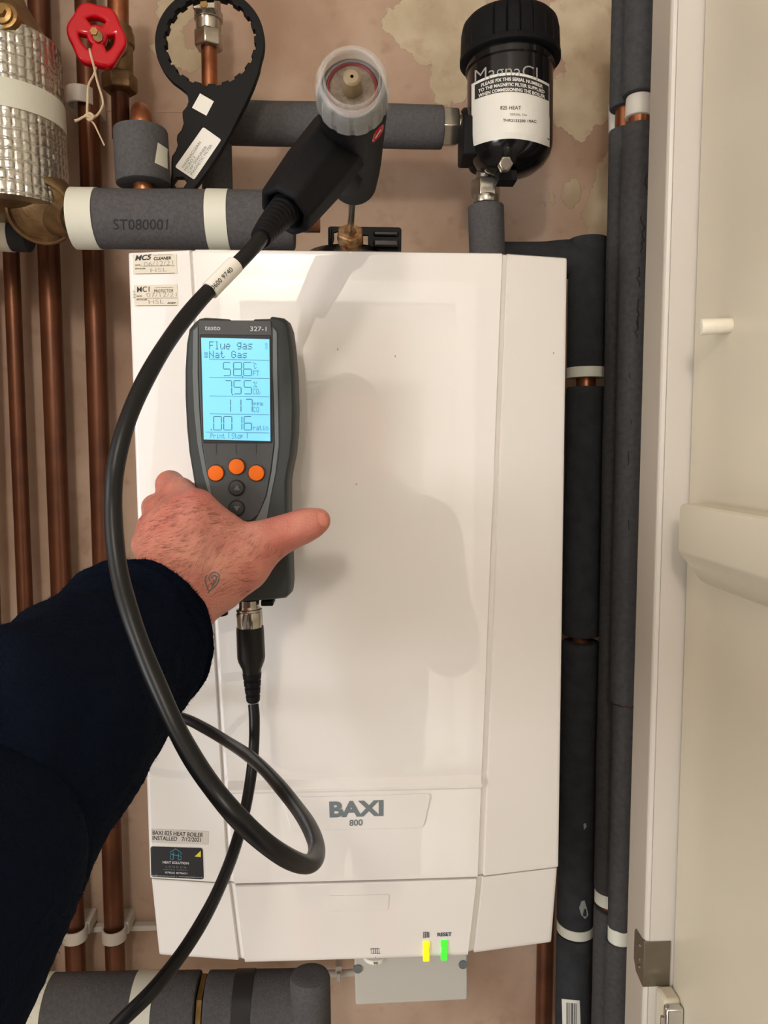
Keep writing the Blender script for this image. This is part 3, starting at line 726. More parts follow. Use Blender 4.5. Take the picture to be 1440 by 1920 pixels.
# slim horizontal sleeve to the filter + its drop
Y2 = .865; r2 = PXM(37, Y2)
h2 = thing('insulated_pipe', W(630, 270, Y2), 'slim grey foam-lagged pipe running behind the probe to the black filter', 'pipe')
obj('foam_sleeve', sleeve(405, 230, Y2, 830, 239, Y2, r2), 'foam', h2)
obj('foam_sleeve', sleeve(405, 196, Y2+.002, 408, 372, Y2+.002, PXM(27, Y2)), 'foam', h2)
obj('pipe_core', cyl(W(800, 238, Y2), W(866, 240, Y2), .0085), 'nickel', h2)
nn = W(822, 238, Y2); n2 = W(858, 239, Y2)
obj('compression_nut', hexnut(nn, n2-nn, PXM(35, Y2), (n2-nn).length, rot=.3), 'nickel', h2, bevel=.0008)
obj('union_ring', cyl(W(856, 239, Y2), W(866, 239, Y2), PXM(24, Y2)), 'nickel', h2, bevel=.0005)
# pipe with chrome service valve coming down inside the wrench ring
Y3 = .90
c3 = thing('service_valve', W(392, 150, Y3), 'nickel service valve on a short copper pipe seen through the wrench ring', 'valve')
obj('valve_body', join(cyl(W(389, -40, Y3), W(391, 62, Y3), PXM(22, Y3), bev=.001), cyl(W(391, 25, Y3), W(391, 40, Y3), PXM(25, Y3), bev=.001)), 'nickel', c3)
obj('valve_face', pbox(361, -30, 403, 15, Y3-.024, .02), 'nickel', c3, bevel=.0015)
a = W(381, 6, Y3-.025); obj('screw_slot', cyl((a.x, a.y, a.z), (a.x, a.y+.004, a.z), .0045), 'brass', c3)
a = W(391, 60, Y3); b = W(392, 92, Y3)
obj('compression_nut', hexnut(a, b-a, PXM(26, Y3), (b-a).length, rot=.1), 'nickel', c3, bevel=.001)
obj('copper_tail', cyl(W(392, 85, Y3), W(394, 215, Y3), PXM(14, Y3)), 'copper_bright', c3)

# ------------------------------------------------------------------ pipes on the right
def lagged(label, segs, r, Y, core_r=.011, m='foam_dark', bands=(), core='copper_bright', ext_core=True):
    x0, y0 = segs[0][0:2]; x1, y1 = segs[-1][2:4]
    base = W(x1, y1, Y)
    t = thing('insulated_pipe', base, label, 'pipe', 'foam-lagged pipes beside the right frame')
    gs = []
    for s in segs:
        g = sleeve(s[0], s[1], Y, s[2], s[3], Y, s[4] if len(s) > 4 else r); obj('foam_sleeve', g, m, t); gs.append(g)
    obj('pipe_core', cyl(W(x0, y0, Y), W(x1, y1, Y), core_r), core, t)
    for (xa, ya, xb, yb, mm) in bands:
        obj('tape_band', cyl(W(xa, ya, Y), W(xb, yb, Y), r*1.0+.0004, seg=40), mm, t)
    return t, gs
YR1 = .87; rR1 = PXM(36, YR1)
def xr1(y): return 1103-(y-500)*.0195
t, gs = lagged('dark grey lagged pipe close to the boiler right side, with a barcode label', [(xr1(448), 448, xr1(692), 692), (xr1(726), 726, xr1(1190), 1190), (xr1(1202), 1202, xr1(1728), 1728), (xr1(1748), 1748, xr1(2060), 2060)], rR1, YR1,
       bands=[(xr1(690), 690, xr1(709), 709, 'tape'), (xr1(1727), 1727, xr1(1744), 1744, 'tape')])
obj('foam_elbow', ptube([(900, 489, YR1+.01, rR1*.95), (1010, 489, YR1+.01, rR1*.95), (1075, 487, YR1+.004, rR1*.98), (1101, 510, YR1, rR1), (xr1(560), 560, YR1, rR1)], seg=36), 'foam_dark', t)
sgl = surf_of(*gs)
st = Print(sgl).patch([(1053, 1873), (1087, 1876), (1089, 1935), (1055, 1935)], 6, 4).make('barcode_label', 'sticker', t)
p = Print(sgl, .0003); x = 1062
while x < 1082:
    w = random.choice((.8, 1.2, 1.8)); p.patch([(x, 1880+(x-1062)*.1), (x+w, 1880+(x-1062)*.1), (x+w, 1935), (x, 1935)], 1, 3); x += w+random.choice((.8, 1.1, 1.6))
p.make('print', 'ink', st)
YR2 = .815; rR2 = PXM(30, YR2)
def xr2(y): return 1172-(y-300)*.0215
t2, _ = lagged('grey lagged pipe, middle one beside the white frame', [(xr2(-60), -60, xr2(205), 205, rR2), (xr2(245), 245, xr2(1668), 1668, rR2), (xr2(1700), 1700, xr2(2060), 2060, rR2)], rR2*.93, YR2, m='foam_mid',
       bands=[(xr2(1655), 1655, xr2(1690), 1690, 'tape')])
YR3 = .765; rR3 = PXM(29.5, YR3)
def xr3(y): return 1196-(y-300)*.0235
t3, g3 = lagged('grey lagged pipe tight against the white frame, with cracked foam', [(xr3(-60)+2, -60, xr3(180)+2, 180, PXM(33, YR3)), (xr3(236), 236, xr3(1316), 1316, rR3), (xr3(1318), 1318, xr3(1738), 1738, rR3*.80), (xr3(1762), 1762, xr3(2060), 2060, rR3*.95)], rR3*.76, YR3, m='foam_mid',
       bands=[(xr3(1730), 1730, xr3(1766), 1766, 'tape')])
obj('white_fitting', cyl(W(xr3(188)+2, 182, YR3), W(xr3(222), 222, YR3), .0135, bev=.002), 'clip', t3)
obj('inner_pipe', cyl(W(1160, 196, .84), W(1160, 250, .84), .0105), 'white_pipe', t2)
s3 = surf_of(*g3)
p = Print(s3)
def crack(x, y, L, amp):
    P = []; n = int(L/5)
    for i in range(n+1): P.append((x+amp*noise.noise(Vector((i*.6, y*.1, 0)))*2.2, y+L*i/n))
    p = Print(s3); p.line(P, 2.0); p.make('foam_crack', 'crack', t3)
for args in ((1203, 405, 70, 4), (1198, 500, 38, 4), (1196, 560, 50, 3), (1194, 600, 34, 4), (1181, 700, 10, 2), (1182, 785, 10, 2), (1177, 845, 28, 2), (1180, 975, 20, 2), (1213, 325, 40, 3)): crack(*args)
Print(surf_of(*gs)).poly([(1090, 1690), (1096, 1688), (1100, 1702), (1103, 1716), (1097, 1723), (1090, 1716), (1086, 1702)]).make('plaster_splash', 'plaster_dust', t)
Print(surf_of(*gs)).poly([(1094, 1545), (1098, 1543), (1100, 1550), (1095, 1556)]).make('plaster_splash', 'plaster_dust', t)

# ------------------------------------------------------------------ bottom left pipe
Yb = .80; rb = PXM(62, Yb)
b1 = thing('insulated_pipe', W(330, 1940, Yb), 'thick dark grey lagged pipe below the boiler with brass nut gap', 'pipe')
obj('foam_sleeve', sleeve(60, 1892, Yb, 372, 1886, Yb, rb), 'foam', b1)
obj('foam_sleeve', sleeve(388, 1885, Yb, 606, 1880, Yb, rb*.98), 'foam', b1)
B1 = (60, 1892, Yb, 372, 1886, Yb)
band(*B1, rb, 0.0, .11, parent=b1); band(*B1, rb, .62, .75, parent=b1)
B2 = (388, 1885, Yb, 606, 1880, Yb); band(*B2, rb*.98, .24, .40, m='tape_black', parent=b1)
obj('pipe_core', cyl(W(360, 1886, Yb), W(400, 1884, Yb), .020), 'brass_old', b1)
a = W(374, 1884, Yb); b = W(386, 1884, Yb); obj('brass_nut', hexnut(a, b-a, .0318, (b-a).length, rot=.26), 'brass', b1)
obj('foam_elbow', sleeve(581, 1826, Yb-.022, 584, 2010, Yb-.022, PXM(40, Yb-.02), bev=.006), 'foam', b1)
a = W(585, 1824, .93); 
wb = thing('white_pipe', W(620, 1830, .945), 'thin white pipe with a small clip left of the grey box', 'pipe')
obj('pipe', cyl(W(350, 1834, .945), W(720, 1822, .945), .0045), 'white_pipe', wb)
obj('clip', join(pbox(629, 1812, 641, 1828, .935, .03), pbox(631, 1826, 639, 1841, .93, .02)), 'white_pipe', wb, bevel=.001)

# ------------------------------------------------------------------ foil-wrapped brass body, top left
Yf0 = .79; ft = W(-6, 88, Yf0); fb = W(14, 397, Yf0)
fo = thing('foil_wrapped_valve', fb, 'brass valve body wrapped in quilted silver foil with a white tape band', 'valve')
ax = (fb-ft); L = ax.length; rF = PXM(103, Yf0)
nr = 190; sg = 288; cells = 46; rws = L/.0095
def fmod(i, a, t):
    u = a/(2*math.pi)*cells; v = t/L*rws
    wob = .35*noise.noise(Vector((math.cos(a)*4, math.sin(a)*4, t*60)))
    fu = abs((u+wob*.25) % 1-.5)*2; fv = abs((v+wob*.5) % 1-.5)*2
    return .0013*(1-fu**5)*(1-.8*fv**6)+.00035*noise.noise(Vector((math.cos(a)*22, math.sin(a)*22, t*330)))+.0002*noise.noise(Vector((math.cos(a)*60, math.sin(a)*60, t*900)))
obj('foil_jacket', lathe(ft, ax, [(0, rF*.9)]+[(L*i/nr, rF) for i in range(nr+1)]+[(L, rF*.9)], sg, fmod), 'foil', fo, angle=60)
obj('tape_band', lathe(ft, ax, [(L*.335, rF+.0005), (L*.335, rF+.0018), (L*.50, rF+.0018), (L*.50, rF+.0005)], 96), 'tape', fo)
# brass neck above
nk = W(-8, 60, Yf0)
obj('brass_neck', lathe(ft+Vector((0, 0, -.012)), Vector((-.05, 0, 1)), [(0, rF*.93), (.012, rF*.90), (.022, rF*.82), (.05, rF*.55), (.075, rF*.42), (.11, rF*.42), (.12, rF*.35)], 48), 'brass_old', fo)
a = W(6, 28, Yf0-.05); obj('hex_plug', join(cyl(a+Vector((0, .03, -.004)), a+Vector((0, 0, 0)), .0125, bev=.0015), cyl(a+Vector((0, .001, 0)), a+Vector((0, -.004, 0)), .009, bev=.001), cyl(a, a+Vector((0, -.008, .001)), .005, seg=6)), 'brass', fo)
# round strainer cap below
c = W(74, 398, .772); dcap = Vector((.10, -.84, -.53)).normalized()
rc = PXM(62, .77)
obj('strainer_cap', lathe(c-dcap*.03, dcap, [(0, rc*.8), (.004, rc*.97), (.02, rc), (.026, rc*.99), (.029, rc*.93), (.0295, rc*.86), (.026, rc*.82), (.027, rc*.7), (.031, rc*.4), (.032, .0005)], 64), 'brass_old', fo)
obj('brass_base', lathe(fb+Vector((0, 0, .012)), Vector((0, 0, -1)), [(0, rF*.92), (.008, rF*.9), (.014, rF*.6), (.016, .001)], 48), 'brass_old', fo)
obj('side_port', cyl(W(90, 405, .80), W(146, 410, Yh), .018, .018), 'brass_old', fo)
# lagged stub at left edge
lf = thing('insulated_pipe', W(0, 470, .80), 'short lagged stub with white tape at the left edge below the foil', 'pipe')
S1 = (-90, 430, .845, 56, 440, .845)
obj('foam_sleeve', sleeve(*S1, PXM(31, .845)), 'foam_dark', lf); band(*S1, PXM(31, .845), .45, .78, parent=lf)

# ------------------------------------------------------------------ handwheel valve
Yw_ = .80
hv = thing('gate_valve', W(225, 200, .86), 'brass stop valve with a red lobed handwheel at the top left', 'valve')
obj('valve_body', join(cyl(W(222, 50, .875), W(224, 150, .875), PXM(24, .875), bev=.002), cyl(W(220, 62, .875), W(221, 88, .875), PXM(29, .875), bev=.002)), 'brass_old', hv)
a = W(224, 140, .875); b = W(225, 172, .875); obj('compression_nut', hexnut(a, b-a, PXM(31, .875), (b-a).length, rot=.2), 'brass_old', hv, bevel=.001)
obj('copper_pipe', cyl(W(221, -60, .875), W(222, 70, .875), PXM(18, .875)), 'copper_bright', hv)
obj('copper_tail', cyl(W(225, 165, .88), W(227, 262, .90), PXM(15.5, .88)), 'copper', hv)
obj('bonnet', join(cyl(W(222, 88, .875), W(195, 74, .822), PXM(24, .85), PXM(20, .83), bev=.001), cyl(W(195, 74, .822), W(183, 68, .79), .0045)), 'brass_old', hv)
cw = W(182, 68, Yw_-.002)
def wheel():
    n = 96; outer = []; R = PXM(49, Yw_)
    for k in range(n):
        a = 2*math.pi*k/n; rr = R*(1+.045*math.cos(6*a+.4)); outer.append((cw.x+rr*math.cos(a)*.97, cw.z+rr*math.sin(a)*1.08))
    holes = []
    for c0 in (90, 215, 335):
        h = []
        for k in range(11): a = math.radians(c0-33+66*k/10); h.append((cw.x+R*.60*math.cos(a), cw.z+R*.60*math.sin(a)))
        for k in range(11): a = math.radians(c0+28-56*k/10); h.append((cw.x+R*.36*math.cos(a), cw.z+R*.36*math.sin(a)))
        holes.append(h)
    return fill2d([outer]+holes, Yw_-.006, .011, .0042 if False else .0026)
wg = wheel()
wg = rot_geo(wg, cw, 'Z', .22)
hw = obj('handwheel', wg, 'red', hv, angle=50)
obj('wheel_nut', hexnut(cw+Vector((0, -.010, 0)), (0, 1, 0), .0042, .006), 'brass', hv)
# string tied to the wheel
stp = [(168, 92, .788, .0010), (170, 102, .784, .0011), (176, 125, .786, .0011), (183, 155, .79, .0011), (192, 185, .79, .0011), (192, 200, .79, .0011), (182, 216, .788, .0012), (172, 220, .786, .0014), (164, 216, .784, .0012),
       (164, 190, .788, .0011), (166, 160, .792, .0011), (176, 140, .796, .0011), (180, 126, .798, .0011)]
ks = [(160, 217, .786, .0014), (168, 213, .783, .0015), (175, 219, .782, .0015), (168, 225, .785, .0014), (162, 220, .787, .0013)]
s1 = [(172, 219, .784, .0012), (160, 218, .784, .0012), (148, 224, .782, .0012), (140, 227, .781, .0016)]
s2 = [(165, 222, .786, .0012), (176, 232, .786, .0009), (186, 252, .787, .0008), (196, 273, .788, .0008)]
tag(obj('string', join(ptube(stp, seg=10), ptube(ks, seg=10), ptube(s1, seg=10), ptube(s2, seg=10)), 'string'), 'loop of cream string knotted below the red handwheel', 'string')

# ------------------------------------------------------------------ filter spanner
Ys = .80
sn = thing('filter_spanner', W(340, 358, Ys), 'black plastic ring spanner hanging above the boiler with two white stickers', 'spanner')
def spanner():
    cx, cy, R = 393, 78, 103; outer = []
    for k in range(60):
        a = math.radians(218-(238)*k/59)       # from lower left over the top to lower right
        outer.append((cx+R*math.cos(a), cy-R*.99*math.sin(a)))
    outer += [(486, 133), (475, 163), (461, 194), (445, 225), (430, 255), (410, 290), (390, 320), (372, 344), (360, 358), (318, 358), (319, 345), (321, 325), (321, 305), (322, 293), (329, 283), (333, 272), (331, 262), (332, 253), (340, 243), (344, 231), (342, 218), (342, 209), (350, 199), (353, 190), (352, 181), (347, 171), (336, 162), (322, 152)]
    inner = []
    n = 20
    for k in range(n):
        a0 = 2*math.pi*k/n+.12
        for f, rr in ((0, 86.5), (.42, 86.5), (.45, 82.5), (.95, 82.5)):
            a = a0+2*math.pi/n*f; inner.append((cx+1+rr*math.cos(a), cy-2-rr*.98*math.sin(a)))
    hexa = [(337+13*math.cos(math.radians(60*k)), 342-11*math.sin(math.radians(60*k))) for k in range(6)]
    return fill2d([pxloop(outer, Ys), pxloop(inner, Ys), pxloop(hexa, Ys)], Ys, .009, .0008)
sg_ = spanner(); obj('spanner_body', sg_, 'black', sn, angle=40)
S5 = surf_of(sg_)
Print(S5).poly([(375, 175), (401, 190), (387, 217), (360, 202)]).make('square_sticker', 'sticker', sn)['label'] = 'blank white square sticker'
stt = Print(S5).poly(rounded([(381, 238), (415, 262), (364, 337), (328, 313)], 4)).make('text_sticker', 'sticker', sn)
def rq(o, l, h, t0, t1): # text running along sticker long edge (lower-left to upper-right)
    o = np.array(o); d = np.array((.565, -.825)); n = np.array((.825, .565)); a = o+d*t0; b = o+d*t1
    return [tuple(a+n*l), tuple(b+n*l), tuple(b+n*(l+h)), tuple(a+n*(l+h))]
pr = Print(S5, .0003)
o0 = (330, 313)
pr.text('MAGNACLEAN', rq(o0, 8, 5, 6, 64)); pr.text('MICRO 2', rq(o0, 15, 5, 4, 36)); pr.text('CAP SPANNER', rq(o0, 22, 5, 4, 64)); pr.text('MAGNETIC FILTER', rq(o0, 29, 5, 4, 72))
pr.make('print', 'badge', stt)

#PART_FILTER
# ------------------------------------------------------------------ magnetic filter
Ym = .83
mf = thing('magnetic_filter', W(955, 330, Ym), 'black cylindrical magnetic heating filter with ribbed cap and white serial label', 'filter')
ca = W(956, 40, Ym); cb = W(956, 120, Ym); d = (cb-ca).normalized(); L = (cb-ca).length; rC = PXM(89, Ym)
def ribs(i, a, t):
    return 0
prof = [(0, .001), (0, rC*.80), (.002, rC*.88), (.006, rC*.95), (.014, rC*.985), (L*.78, rC), (L*.82, rC), (L*.86, rC*1.015), (L*.97, rC*1.015), (L, rC*.98), (L, rC*.80)]
seg = 240
def cmod(i, a, t):
    k = (a/(2*math.pi)*24) % 1
    return -.0018 if (k < .07 and 3 <= i <= 6) else 0
obj('cap', lathe(ca, d, prof, seg, cmod), 'black_soft', mf, angle=40)
ba = W(956, 112, Ym); bb = W(956, 281, Ym); rBd = PXM(77, Ym); Lb = (bb-ba).length
gb = lathe(ba, bb-ba, [(0, rBd*1.04), (.012, rBd*1.04), (.0135, rBd), (Lb*.9, rBd), (Lb, rBd*.985), (Lb+.008, rBd*.93), (Lb+.016, rBd*.80), (Lb+.023, rBd*.58), (Lb+.027, rBd*.3), (Lb+.0275, .001)], 96)
obj('body', gb, 'black_gloss', mf)
SM = surf_of(gb)
def arc(cx=957, hw_=74, amp=22): return lambda x: amp*((x-cx)/hw_)**2
def lab(u, v):
    x = lerp(884, 1030, u)+(1 if v < .5 else 0)*(-1 if u < .5 else 1)*.5
    top = 136+22*((x-957)/73)**2; bot = 260+16*((x-957)/73)**2
    return (x, lerp(bot, top, v))
lb = Print(SM).patch(None, 32, 20, fn=lab).make('serial_label', 'sticker', mf)
def lab2(u, v):
    x = lerp(890, 1029, u); top = 141+22*((x-957)/73)**2; bot = 172+18*((x-957)/73)**2
    return (x, lerp(bot, top, v))
Print(SM, .0003).patch(None, 32, 6, fn=lab2).make('black_panel', 'ink', lb)
pr = Print(SM, .0006); ar = arc(957, 73, 21)
pr.text('PLEASE FIX THIS SERIAL NUMBER', rectq(902, 145, 1018, 151.5), bold=.03, arc=ar)
pr.text('TO THE MAGNETIC FILTER SUPPLIED', rectq(897, 155, 1021, 161.5), bold=.03, arc=arc(957, 73, 19))
pr.text('WHEN COMMISSIONING THE BOILER', rectq(897, 164.5, 1022, 171), bold=.03, arc=arc(957, 73, 18))
pr.make('warning_print', 'sticker', lb)
pr = Print(SM, .0003)
pr.text('825 HEAT', rectq(938, 198.5, 977, 205.5), bold=.01); pr.text('THR2133200 19AC', rectq(943, 222.5, 1006, 228, 2.5), bold=.015)
pr.make('serial_print', 'ink', lb)
Print(SM, .0003).text('SERIAL No', rectq(956, 212, 988, 216.5, 1)).make('serial_title', 'grey_print', lb)
Print(SM).text('MagnaCl', [(890, 120), (1008, 120), (1008, 152), (890, 152)], 0, -.008, arc=arc(957, 73, 14)).make('maker_lettering', M['case_stripe'] if False else mat('silver_print', (.34, .33, .31), .4), mf)
vp = W(945, 300, Ym-.01)
obj('drain_boss', join(cyl(W(950, 296, Ym-.005), W(950, 318, Ym-.012), PXM(26, Ym), PXM(18, Ym), bev=.002), pbox(935, 318, 970, 338, Ym-.02, .02)), 'black', mf, bevel=.001)
obj('drain_plug', join(hexnut(W(949, 306, Ym-.045), (0.05, 1, .1), .0075, .012), cyl(W(949, 306, Ym-.05), W(949, 306, Ym-.01), .0055)), 'nickel', mf, bevel=.0006)
obj('inlet_block', join(cyl(W(864, 240, Y2), W(910, 240, Y2), .020, bev=.003), pbox(868, 215, 905, 290, Ym-.015, .04), cyl(W(912, 250, Ym+.02), W(912, 320, Ym+.02), .019, bev=.003)), 'black', mf, bevel=.003)
dp = thing('insulated_pipe', W(912, 470, Ym+.02), 'short lagged pipe with nickel nut dropping from the black filter', 'pipe')
Yd = Ym+.02
a = W(910, 338, Yd); b = W(910, 382, Yd)
obj('compression_nut', join(hexnut(a, b-a, PXM(27, Yd), (b-a).length*.8, rot=.5), cyl(W(910, 300, Yd), W(910, 342, Yd), PXM(17, Yd)), cyl(W(911, 368, Yd), W(911, 384, Yd), PXM(25, Yd), bev=.001)), 'nickel', dp, bevel=.0006)
obj('foam_sleeve', sleeve(911, 386, Yd, 914, 520, Yd, PXM(33, Yd)), 'foam', dp)

# ------------------------------------------------------------------ flue bracket and test point
fl = thing('flue_elbow', W(684, 470, .80), 'black flue bracket and elbow behind the boiler top with rusty brass test nut', 'flue')
bp_ = fill2d([pxloop(rounded([(615, 424), (753, 426), (752, 500), (615, 500)], 6), .80), pxloop([(626, 436), (634, 434), (632, 446), (635, 458), (624, 458), (627, 446)], .80), pxloop([(681, 441), (690, 441), (690, 462), (681, 462)], .80)], .80, .004, .0006)
obj('bracket', bp_, 'black', fl, angle=40)
for q in ((700, 432, 748, 442, .797, .006), (700, 448, 748, 462, .792, .012), (617, 424, 622, 500, .796, .012)): obj('bracket_rib', pbox(*q), 'black_gloss', fl, bevel=.002)
_e = W(655, 476, .84); obj('elbow', lathe((_e.x, _e.y, zT+.002), (0, 0, 1), [(0, .052), (_e.z-zT-.01, .052), (_e.z-zT-.003, .045), (_e.z-zT-.001, .02), (_e.z-zT-.001, .001)], 64), 'black_gloss', fl)
tn = W(657, 434, .775); dn = Vector((0, -.75, .55)).normalized()
obj('test_nut', join(hexnut(tn-dn*.012, dn, PXM(25.5, .775), .012, rot=.52), cyl(tn-dn*.03, tn-dn*.008, .0105)), 'rusty_brass', fl, bevel=.0007)
obj('nut_socket', cyl(tn-dn*.001, tn+dn*.0012, .0065, .0055), 'brass_old', fl)

#PART_PROBE
# ------------------------------------------------------------------ flue probe with hose
pb = thing('flue_gas_probe', W(657, 430, .77), 'black flue gas probe handle with clear cap and long black hose', 'probe')
P1 = W(660, 150, .480); P0 = W(664, 352, .640)
axp = (P0-P1).normalized(); Lp = (P0-P1).length
rk = PXM(69, .48)
# rod
obj('probe_rod', cyl(W(657, 431, .768), P0-axp*.02, .0031, .0031, seg=24), 'steel', pb)
# barrel
barrel = lathe(P1, axp, [(.0125, rk*.70), (.0135, rk*.88), (.018, rk*.93), (.024, rk*.97), (.030, rk*.97), (.055, rk*.95), (.080, rk*.92), (.105, rk*.90), (.125, rk*.86), (.150, rk*.78), (Lp-.012, rk*.72), (Lp-.003, rk*.64), (Lp, rk*.5), (Lp, .001)], 64)
def clampg(g): return g
obj('barrel', barrel, 'black_soft', pb)
# handle: eight-sided grip going down left
ha = W(640, 262, .548); hb = W(541, 388, .515)
hd = (hb-ha).normalized(); HL = (hb-ha).length
prof = []
def octo(c, d, r, rot, sx=1.0):
    u, w = frame_of(d); return [c+(u*math.cos(math.pi/4*k+rot)*sx+w*math.sin(math.pi/4*k+rot))*r for k in range(8)]
V = []; Q = []
RS = [(-.012, .0205), (.0, .0225), (.004, .0228), (HL*.55, .0222), (HL*.8, .0208), (HL+.003, .0195), (HL+.006, .0178), (HL+.005, .0140), (HL-.006, .0125)]
for t, r in RS: V += octo(ha+hd*t, hd, r, .38)
n = len(RS)
Q = [(i*8+k, i*8+(k+1) % 8, (i+1)*8+(k+1) % 8, (i+1)*8+k) for i in range(n-1) for k in range(8)]+[tuple(reversed(range(8))), tuple((n-1)*8+k for k in range(8))]
obj('handle', (V, Q), 'black_soft', pb, bevel=.0022, bseg=3)
g = tube([ha+hd*(HL*.3), ha+hd*(HL*.3)+Vector((.012, .04, .004)), P1+axp*(Lp-.075)], [.014, .015, .012], 20)
obj('grip_web', g, 'black_soft', pb)
# clear ribbed cap
def capmod(i, a, t):
    k = (a/(2*math.pi)*12) % 1
    s = .5+.5*math.cos(2*math.pi*k); return -.0016*(s > .8) if 3 <= i <= 6 else 0
capo = [(.0, rk*.78), (-.0005, rk*.82), (.0005, rk*.90), (.003, rk*.96), (.007, rk*.985), (.018, rk*1.0), (.022, rk*1.0), (.0225, rk*.965), (.010, rk*.93), (.005, rk*.88), (.0035, rk*.80), (.0, rk*.78)]
obj('clear_cap', lathe(P1, axp, capo, 144, capmod, caps=False), 'clear', pb, angle=30)
obj('clear_rim', lathe(P1, axp, [(-.003, rk*.70), (-.004, rk*.73), (-.003, rk*.765), (.003, rk*.78), (.010, rk*.76), (.010, rk*.70), (-.003, rk*.70)], 96, caps=False), 'clear', pb)
obj('seal_ring', lathe(P1, axp, [(.0095, rk*.60), (.0085, rk*.64), (.0095, rk*.68), (.012, rk*.68)], 64, caps=False), 'red_seal', pb)
obj('filter_disc', lathe(P1, axp, [(.0098, .001), (.0098, rk*.62), (.0125, rk*.62)], 64, caps=False), 'filter_grey', pb)
obj('centre_stub', lathe(P1, axp, [(-.004, .001), (-.004, .0038), (-.003, .0052), (.0, .0055), (.0102, .0062)], 32, caps=False), 'olive', pb)
# red badge on the barrel side
sb_ = surf_of(barrel)
def bdg(u, v):
    t = v; w = 6.5*math.sin(math.pi*min(max(v, .04), .96))**.6; return (lerp(699, 719, t)+(u-.5)*2*w*.78, lerp(266, 234, t)+(u-.5)*2*w*.5)
Print(sb_).patch(None, 4, 10, fn=bdg).make('red_badge', 'red', pb)
Print(sb_, .0003).line([(704, 259), (709, 251), (714, 243)], 1.6).make('badge_lettering', 'sticker', pb)
# strain relief with ribs
sr = [(541, 386, .515), (522, 406, .505), (503, 428, .49), (489, 446, .478)]
spts = spline([tuple(W(*q)) for q in sr], 24); ns = len(spts)
srr = []
for i in range(ns):
    t = i/(ns-1); r = lerp(.0108, .0062, t); srr.append(r*(1-.07*((t*11) % 1 > .72)))
obj('strain_relief', tube(spts, srr, 32), 'black', pb, angle=50)
rH = .0044
def z_of(w): return 2*rH*F/w
HP = [(500, 432, .487), (480, 458, .470), (450, 490, .462), (415, 522, .456), (375, 563, .445), (335, 612, .43), (295, 672, .41), (258, 742, .395), (232, 810, .385), (216, 880, .38), (212, 950, .378), (216, 1020, .374), (226, 1085, .368),
      (245, 1155, .36), (270, 1225, .353), (299, 1295, .346), (332, 1368, .338), (370, 1435, .328), (415, 1497, .318), (462, 1549, .315), (510, 1590, .318), (550, 1614, .328), (578, 1620, .342), (592, 1606, .36), (592, 1580, .38), (577, 1545, .41),
      (553, 1510, .445), (525, 1475, .475), (495, 1442, .51), (462, 1414, .55), (425, 1390, .59), (385, 1366, .615), (345, 1347, .63), (290, 1335, .64), (220, 1340, .64), (130, 1400, .64), (55, 1520, .62), (0, 1700, .58), (-20, 1880, .52), (10, 2020, .46), (90, 2060, .43),
      (165, 1985, .425), (222, 1920, .43), (285, 1858, .44), (335, 1796, .46), (375, 1735, .485), (408, 1672, .515), (437, 1600, .55), (457, 1530, .575), (470, 1460, .595), (476, 1400, .605), (477, 1350, .61), (475, 1320, .613)]
hs = spline([tuple(W(*q)) for q in HP], 10)
hose = tube(hs, rH, 24, mod=lambda i, a: 1+.02*math.sin(i*.31))
obj('hose', hose, 'hose', pb)
# paper label on hose
lp = []
for t in np.linspace(0, 1, 10):
    p = W(lerp(393, 441, t), lerp(545, 496, t), lerp(.4505, .461, t)); lp.append(p)
gl = tube(lp, rH+.0009, 28); wl = obj('number_label', gl, 'sticker', pb); wl['label'] = 'white number label wrapped on the hose'
SL = surf_of(gl)
def tq(cx, cy, w, h, ang):
    c_, s_ = math.cos(ang), math.sin(ang); out = []
    for a, b in ((-w/2, -h/2), (w/2, -h/2), (w/2, h/2), (-w/2, h/2)): out.append((cx+a*c_-b*s_, cy+a*s_+b*c_))
    return out
Print(SL).text('0600 9740', tq(416, 522, 53, 9.5, math.radians(-45)), 0, .0).make('number_print', 'ink', wl)
# plug at the analyser end
Yp = .613
def vz(y): return W(470, y, Yp)
pa = W(467, 1136, Yp); pe = W(475, 1322, Yp); dp_ = (pe-pa).normalized()
k = Yp/F
obj('plug_collar', lathe(pa, dp_, [(0, 19*k), (5*k, 20*k), (6*k, 24*k), (9*k, 24.5*k), (10*k, 23*k), (13*k, 25*k), (40*k, 25*k), (46*k, 22*k), (56*k, 21*k)], 48,
    mod=lambda i, a, t: -.0012*(math.cos(4*a) > .5) if 5 <= i <= 6 else 0), 'nickel', pb)
obj('plug_boot', lathe(pa, dp_, [(40*k, 21*k), (40*k, 25.5*k), (46*k, 26*k), (98*k, 26.5*k), (106*k, 25*k), (122*k, 18*k), (134*k, 17*k)], 40), 'hose', pb)
pr_ = []
for i in range(40):
    t = 130+56*i/39; pr_.append((t*k, (lerp(18, 12.5, i/39)-(1.6 if (i % 10) > 7 else 0))*k))
obj('plug_strain_relief', lathe(pa, dp_, pr_, 32), 'black', pb, angle=50)
cs = surf_of(lathe(pa, dp_, [(0, 19*k), (13*k, 25*k), (40*k, 25*k)], 48))
Print(cs).line(rounded([(464, 1153), (468, 1153), (468, 1166), (464, 1166)], 1.9), 1, closed=True).make('alignment_mark', 'ink', pb)

